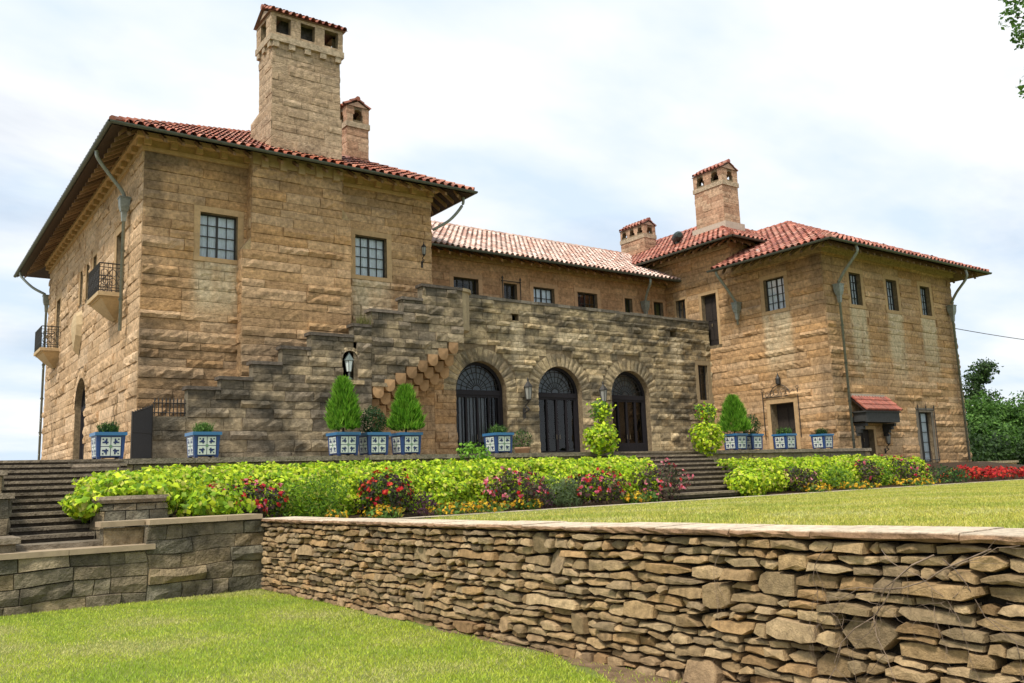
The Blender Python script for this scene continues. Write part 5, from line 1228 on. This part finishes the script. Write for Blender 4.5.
flowering(16.35, 16.45, .97, .28, .26, GREENS, PINKS, 14, 'small pink flower clump beside the terrace steps', .06, 250)
flowering(22.9, 16.75, .96, .7, .75, DARKL+BRZ, PINKS[2:]+BRZ[:1], 14, 'bronze leaved shrub in front of the right lime bed')
flowering(26.8, 16.9, .96, .55, .95, DARKL+BRZ, REDS[1:2]+PINKS[1:2], 10, 'dark red leaved shrub before the canopy door')
flowering(29.0, 16.95, .96, .95, .95, DARKL+BRZ, PINKS[1:2]+REDS[1:2], 22, 'large purplish shrub under the barred wing window')
for (x, r_, h_, lab, fol) in ((27.7, .6, .85, 'mid green bush before the canopy door', LIMED+GREENS), (31.6, 1.25, .62, 'low dark green hedge bush near the wing corner', BOXG+GREENS[:1])):
    ball(x, 17.2, .92, r_, lab, 'shrub', 1600, fol, 'green_shrub', 'green shrubs at the wing', .09, h_/r_*.62)
flowering(34.0, 17.0, .95, 1.1, .52, [(.10, .04, .02), (.12, .07, .02)], REDS, 130, 'bed of scarlet flowers nearest the wing corner', .10, 500, 'scarlet_flowers', 'scarlet flower clumps', 'flowers')
flowering(36.3, 17.1, .95, 1.2, .48, [(.10, .04, .02), (.12, .07, .02)], REDS, 130, 'bed of scarlet flowers farthest right by the dark trees', .10, 500, 'scarlet_flowers', 'scarlet flower clumps', 'flowers')
for (x, y, r_, lab) in ((8.5, 16.3, .45, 'golden flower clump left of the long golden drift'), (10.2, 16.35, .55, 'left half of the long golden flower drift along the path'), (11.05, 16.35, .6, 'right half of the long golden flower drift along the path'), (12.2, 16.35, .32, 'small golden clump under the middle pink shrub'), (15.7, 16.4, .32, 'small orange clump near the terrace steps'), (16.1, 16.62, .38, 'yellow clump beside the small pink flowers'),
                        (7.0, 15.4, .22, 'tiny yellow clump just behind the dry stone coping'), (23.1, 16.35, .5, 'orange clump in front of the bronze shrub at the right bed'), (25.3, 16.4, .75, 'wide orange drift in front of the right lime bed'), (28.6, 16.4, .85, 'orange drift in front of the purplish shrub')):
    flowering(x, y, .95, r_, .26, GREENS+[(.25, .22, .03)], YELL, int(26*r_/.4), lab, .06, 240, 'golden_flowers', 'golden flower clumps', 'flowers')
def grassy(x, y, z, r, h, cols, lab, n=1500):
    m = MB(); P, d = blob(n, (x, y, z+h*.45), (r, r*.6, h*.55), .3, lump=.5, seed=x, zmin=z); leaves(m, P, .13, cols, d, asp=.18, jit=.7, up=.5)
    tag(m.build('fine_leaved_plant', LEAF), lab, 'plant', 'fine leaved plants in the beds')
m = MB(); P, d = blob(3200, (7.1, 16.75, 1.3), (.85, .5, .62), .35, lump=.5, seed=5, zmin=.95); leaves(m, P, .11, LIMED+LIMED+GREENS+LIME[4:], d, asp=.22, jit=.8, up=-.3); leaves(m, P[:900], .06, LIMED+GREENS, d[:900], asp=.4)
tag(m.build('feathery_shrub', LEAF), 'soft feathery green plant left of the upright red shrub', 'plant')
grassy(13.5, 16.8, .95, .75, .75, [(.10, .15, .06), (.15, .2, .09)], 'grey green fine leaved clump between the two pink shrubs'); grassy(24.9, 16.9, .95, .9, .85, LIMED+GREENS, 'soft green fine leaved clump in front of the right lime bed', 1200)
ball(9.55, 16.5, .93, .30, 'small purple leaved plant left of the golden drift', 'shrub', 350, [(.09, .03, .06), (.07, .035, .05)], 'purple_plant', 'purple leaved plants'); ball(12.75, 16.55, .93, .36, 'small purple leaved plant right of the middle pink shrub', 'shrub', 350, [(.09, .03, .06), (.07, .035, .05)], 'purple_plant', 'purple leaved plants')
# two-tiered lime plants in urns flanking the terrace steps
for (x, y, lab) in ((18.35, 20.55, 'two tiered lime plant in an urn left of the terrace steps'), (22.95, 20.3, 'two tiered lime plant in an urn right of the terrace steps')):
    o = empty('tiered_plant', (x, y, T)); tag(o, lab, 'plant', 'tiered urn plants')
    m = MB(); P, d = blob(1300, (x, y, T+.42), (.62, .55, .55), .3, lump=.4, seed=x); leaves(m, P, .12, LIME, d, asp=.8, jit=.5); m.build('lower_foliage', LEAF, o)
    m = MB(); P, d = blob(420, (x+.05, y, T+1.28), (.40, .36, .36), .2, lump=.5, seed=x+2); leaves(m, P, .11, GREENS+LIME[:3], d, asp=.7)
    if x > 20: P, d = blob(16, (x, y, T+1.35), (.42, .4, .35), .8, seed=x); leaves(m, P, .13, PINKS+REDS, d, asp=.9)
    m.build('upper_foliage', LEAF, o); m = MB(); tube(m, [(x, y, T+.2), (x+.05, y, T+1.2)], .03, (.1, .07, .04), 6); m.build('stem', BARK, o)
    m = MB(); lathe(m, (x, y, T), [(.2, 0), (.2, .04), (.1, .1), (.26, .32), (.3, .36), (.26, .38), (0, .34)], (.3, .25, .17), 14); m.build('urn', DRESSED, o, True)
ball(13.7, 20.8, 1.6, .55, 'loose bright green bush rising above the lime bed near the first arched door', 'shrub', 700, [(.16, .34, .03), (.22, .42, .04)], 'green_shrub', sz=.12, zf=1.2)
m = MB(); P = np.stack([nr.uniform(13.6, 14.05, 160), nr.uniform(YS-.05, YS+.3, 160), np.full(160, 7.3)], 1); blades(m, P, .45, .03, [(.16, .17, .05), (.22, .2, .08)], .25); tag(m.build('weed_tuft', LEAF), 'wild grassy tuft growing on the stepped stair parapet', 'weed')

# ---- trees
def limb(m, p, d, L, r, dep, tips, rg, spread=.7):
    p = np.array(p, float); pts = [p]; d = np.array(d, float)
    for i in range(5):
        d = d+np.array([rg.uniform(-.18, .18), rg.uniform(-.18, .18), rg.uniform(-.05, .14)]); d /= np.linalg.norm(d); pts.append(pts[-1]+d*L/5)
    tube(m, pts, r, np.array((.11, .085, .065))*rg.uniform(.8, 1.2), 6, r*.55)
    if dep == 0: tips.append((pts[-1], d)); tips.append((pts[3], d)); return
    for k in range(rg.choice([3, 3, 4])):
        i = rg.choice([3, 4, 5]); q = d+np.array([rg.uniform(-1, 1), rg.uniform(-1, 1), rg.uniform(-.25, .6)])*spread; q /= np.linalg.norm(q); limb(m, pts[i], q, L*rg.uniform(.55, .75), r*.5, dep-1, tips, rg, spread)
def tree(name, x, y, z, h, lab, cols, seed, cl=.9, nl=130, ls=.22, dep=2, spread=.75, low=False, group='trees right of the mansion', leanv=(0, 0, 1), cat='tree', extra=()):
    rg = random.Random(seed); o = empty(name, (x, y, z)); tag(o, lab, cat, group); m = MB(); tips = []
    limb(m, (x, y, z-.2), leanv, h*.42, h*.028, dep, tips, rg, spread)
    if low:
        for k in range(7): a = rg.uniform(0, 2*PI); limb(m, (x, y, z+.4), (math.cos(a), math.sin(a), .25), h*.36, h*.018, 1, tips, rg, spread)
    for e_ in extra:
        st_ = np.array((x, y, z+h*.62)); e_ = np.array(e_, float); mid = (st_+e_)/2+[0, 0, .5]; tube(m, smooth_path([st_, mid, e_], 5), .06, (.11, .085, .065), 5, .012)
    m.build('trunk', BARK, o); m = MB()
    for e_ in extra: P, dd = blob(90, e_, (.32, .32, .28), .1, lump=.5, seed=e_[2]*7); leaves(m, P, ls, cols, dd, asp=.6)
    for (p, d) in tips:
        rr = cl*rg.uniform(.6, 1.25); P, dd = blob(nl, p, (rr, rr, rr*.7), .1, lump=.5, seed=rg.random()*50); leaves(m, P, ls, np.array(cols)*rg.uniform(.75, 1.2), dd, asp=.6)
    m.build('crown', LEAF, o); return o
EVG = [(.03, .065, .015), (.045, .09, .02), (.06, .115, .025), (.025, .05, .015)]
TRG = [(0.068, 0.156, 0.024), (0.101, 0.208, 0.036), (0.135, 0.260, 0.048), (0.054, 0.117, 0.024)]
for (x, y, h, s_, lab, cols) in ((62, 31.5, 4.6, 1, 'broad dark green tree touching the wing corner', EVG), (68, 32, 6.1, 2, 'rounded leafy tree in the middle of the right hand clump', TRG), (74.5, 33, 7.3, 3, 'leafy tree at the right edge of the clump', TRG), (82, 34, 7.8, 4, 'tall leafy tree at the far right behind the clump', TRG), (66, 27.5, 3.6, 5, 'low dark bush tree in front of the clump', EVG), (71, 28, 4.0, 6, 'low shaded bush tree at the right front of the clump', EVG), (58.5, 30, 3.8, 8, 'low dark bush tree close behind the low stone wall', EVG)):
    tree('broadleaf_tree', x, y, .9, h, lab, cols, s_, cl=1.25, nl=230, ls=.30, low=True)
tree('evergreen_tree', 83.6, 41, .9, 14.5, 'tall thin evergreen with layered open boughs rising behind the clump', EVG, 14, cl=.95, nl=170, ls=.3, spread=1.0, group=None)
tree('overhanging_tree', 25.0, 5.6, 1.0, 15.5, 'tall leafy tree whose outer twigs overhang the upper right corner', TRG, 21, cl=.8, nl=150, ls=.13, dep=3, spread=.8, group=None, extra=[(20.55, 8.05, 11.75), (20.95, 8.1, 12.35), (20.75, 7.95, 11.3), (21.1, 8.1, 11.5), (20.62, 7.92, 10.05), (21.2, 7.9, 10.7)])
m = MB(); F_lw = Fr((0, 22.3, 0), (1, 0, 0), (0, -1, 0)); ashlar(m, F_lw, 45.3, 49.5, .9, 1.62, h=.3, pal=WARM, relief=.03, seed=401); wbox(m, 45.25, 49.55, 22.2, 22.8, 1.62, 1.74, (.36, .28, .18)); wbox(m, 45.3, 49.5, 22.32, 22.7, .9, 1.619, (.3, .22, .14)); tag(m.build('low_wall', STONE), 'short low sandstone wall running right from the wing corner', 'wall')
m = MB(); p0, p1 = np.array((45.0, 23.5, 9.0)), np.array((75, 24.5, 9.6)); tube(m, [p0+(p1-p0)*t-np.array((0, 0, 1.1*t*(1-t))) for t in np.linspace(0, 1, 16)], .022, (.03, .03, .03), 5); tag(m.build('power_line', IRON), 'thin dark cable running right from the wing into the sky', 'cable')

# ---- grass blades
GR1 = [(0.506, 0.581, 0.060), (0.577, 0.650, 0.078), (0.421, 0.513, 0.048), (0.637, 0.673, 0.120), (0.529, 0.616, 0.054)]; GRY = [(0.589, 0.572, 0.187), (0.657, 0.605, 0.242), (0.533, 0.539, 0.143)]
def grass_patch(m, n, fx, h, w, zf, cg, cy):
    P = fx(n); k = np.array([noise.fractal(Vector((p[0]*.6, p[1]*.6, 3)), 1, 2, 4) for p in P])+nr.normal(size=len(P))*.22
    Z = zf(P); P = np.column_stack([P[:, 0], P[:, 1], Z])
    dk = k < -.22; blades(m, P[dk], h*1.1, w, np.array(cg)*np.array((.72, .84, .8)), .5); k = np.where(dk, 9, k); blades(m, P[k < .28], h, w, cg, .55); k = np.where(dk, -9, k); blades(m, P[k >= .28], h*.9, w, cy, .7)
def lower(n):
    y = 4.2+10.5*nr.uniform(0, 1, n)**1.5; x = DX-.02-nr.uniform(0, 1, n)*(DX+.6)*np.clip((15.8-y)/1, 0, 6.5)/6.5*1.0
    x = np.where(y > 9.3, nr.uniform(-1.5, DX-.02, n), x); y = np.minimum(y, 14.7); P = np.stack([x, y], 1)
    bare = (P[:, 0] > DX-.10-.55*np.clip((6.6-P[:, 1])/1.6, 0, 1)-.12*np.abs(np.sin(P[:, 1]*2.3))) & (P[:, 1] < 11) & (nr.uniform(0, 1, n) < .88)
    return P[~bare]
m = MB(); grass_patch(m, 240000, lower, .030, .010, lambda P: np.zeros(len(P)), GR1, GRY); tag(m.build('grass', LEAF), 'short mown grass of the lower lawn in front of the dry stone wall', 'grass', kind='stuff')
def upper(n):
    y = 15.8-13.3*nr.uniform(0, 1, n)**.75; x = 6.0+(y*2.35-3.5)*nr.uniform(0, 1, n)**.8; P = np.stack([x, y], 1); return P[(P[:, 0] > 6.0) & (P[:, 0] < 42) & ((P[:, 0] > 9) | (P[:, 1] < 14.8))]
m = MB(); grass_patch(m, 190000, upper, .034, .016, lambda P: np.interp(P[:, 1], [-60, 2, 8, 12, 16], [1.18, 1.17, 1.10, 1.03, .96]), [np.array(c)*np.array((1.14, .93, 1.6)) for c in GR1], GRY); tag(m.build('grass', LEAF), 'sunlit mown grass of the raised lawn above the dry stone wall', 'grass', kind='stuff')
m = MB(); n = 9; yy = np.linspace(2, 9, 40); xo = DX-.14-.5*np.clip((6.6-yy)/1.6, 0, 1)+nr.uniform(-.05, .05, 40)
m.add(np.concatenate([np.stack([np.full(40, DX+.05), yy, np.full(40, .012)], 1), np.stack([xo, yy, np.full(40, .006)], 1)]), [(i, i+1, 40+i+1, 40+i) for i in range(39)], (.20, .135, .08)); tag(m.build('bare_soil', SOIL), kind='structure')
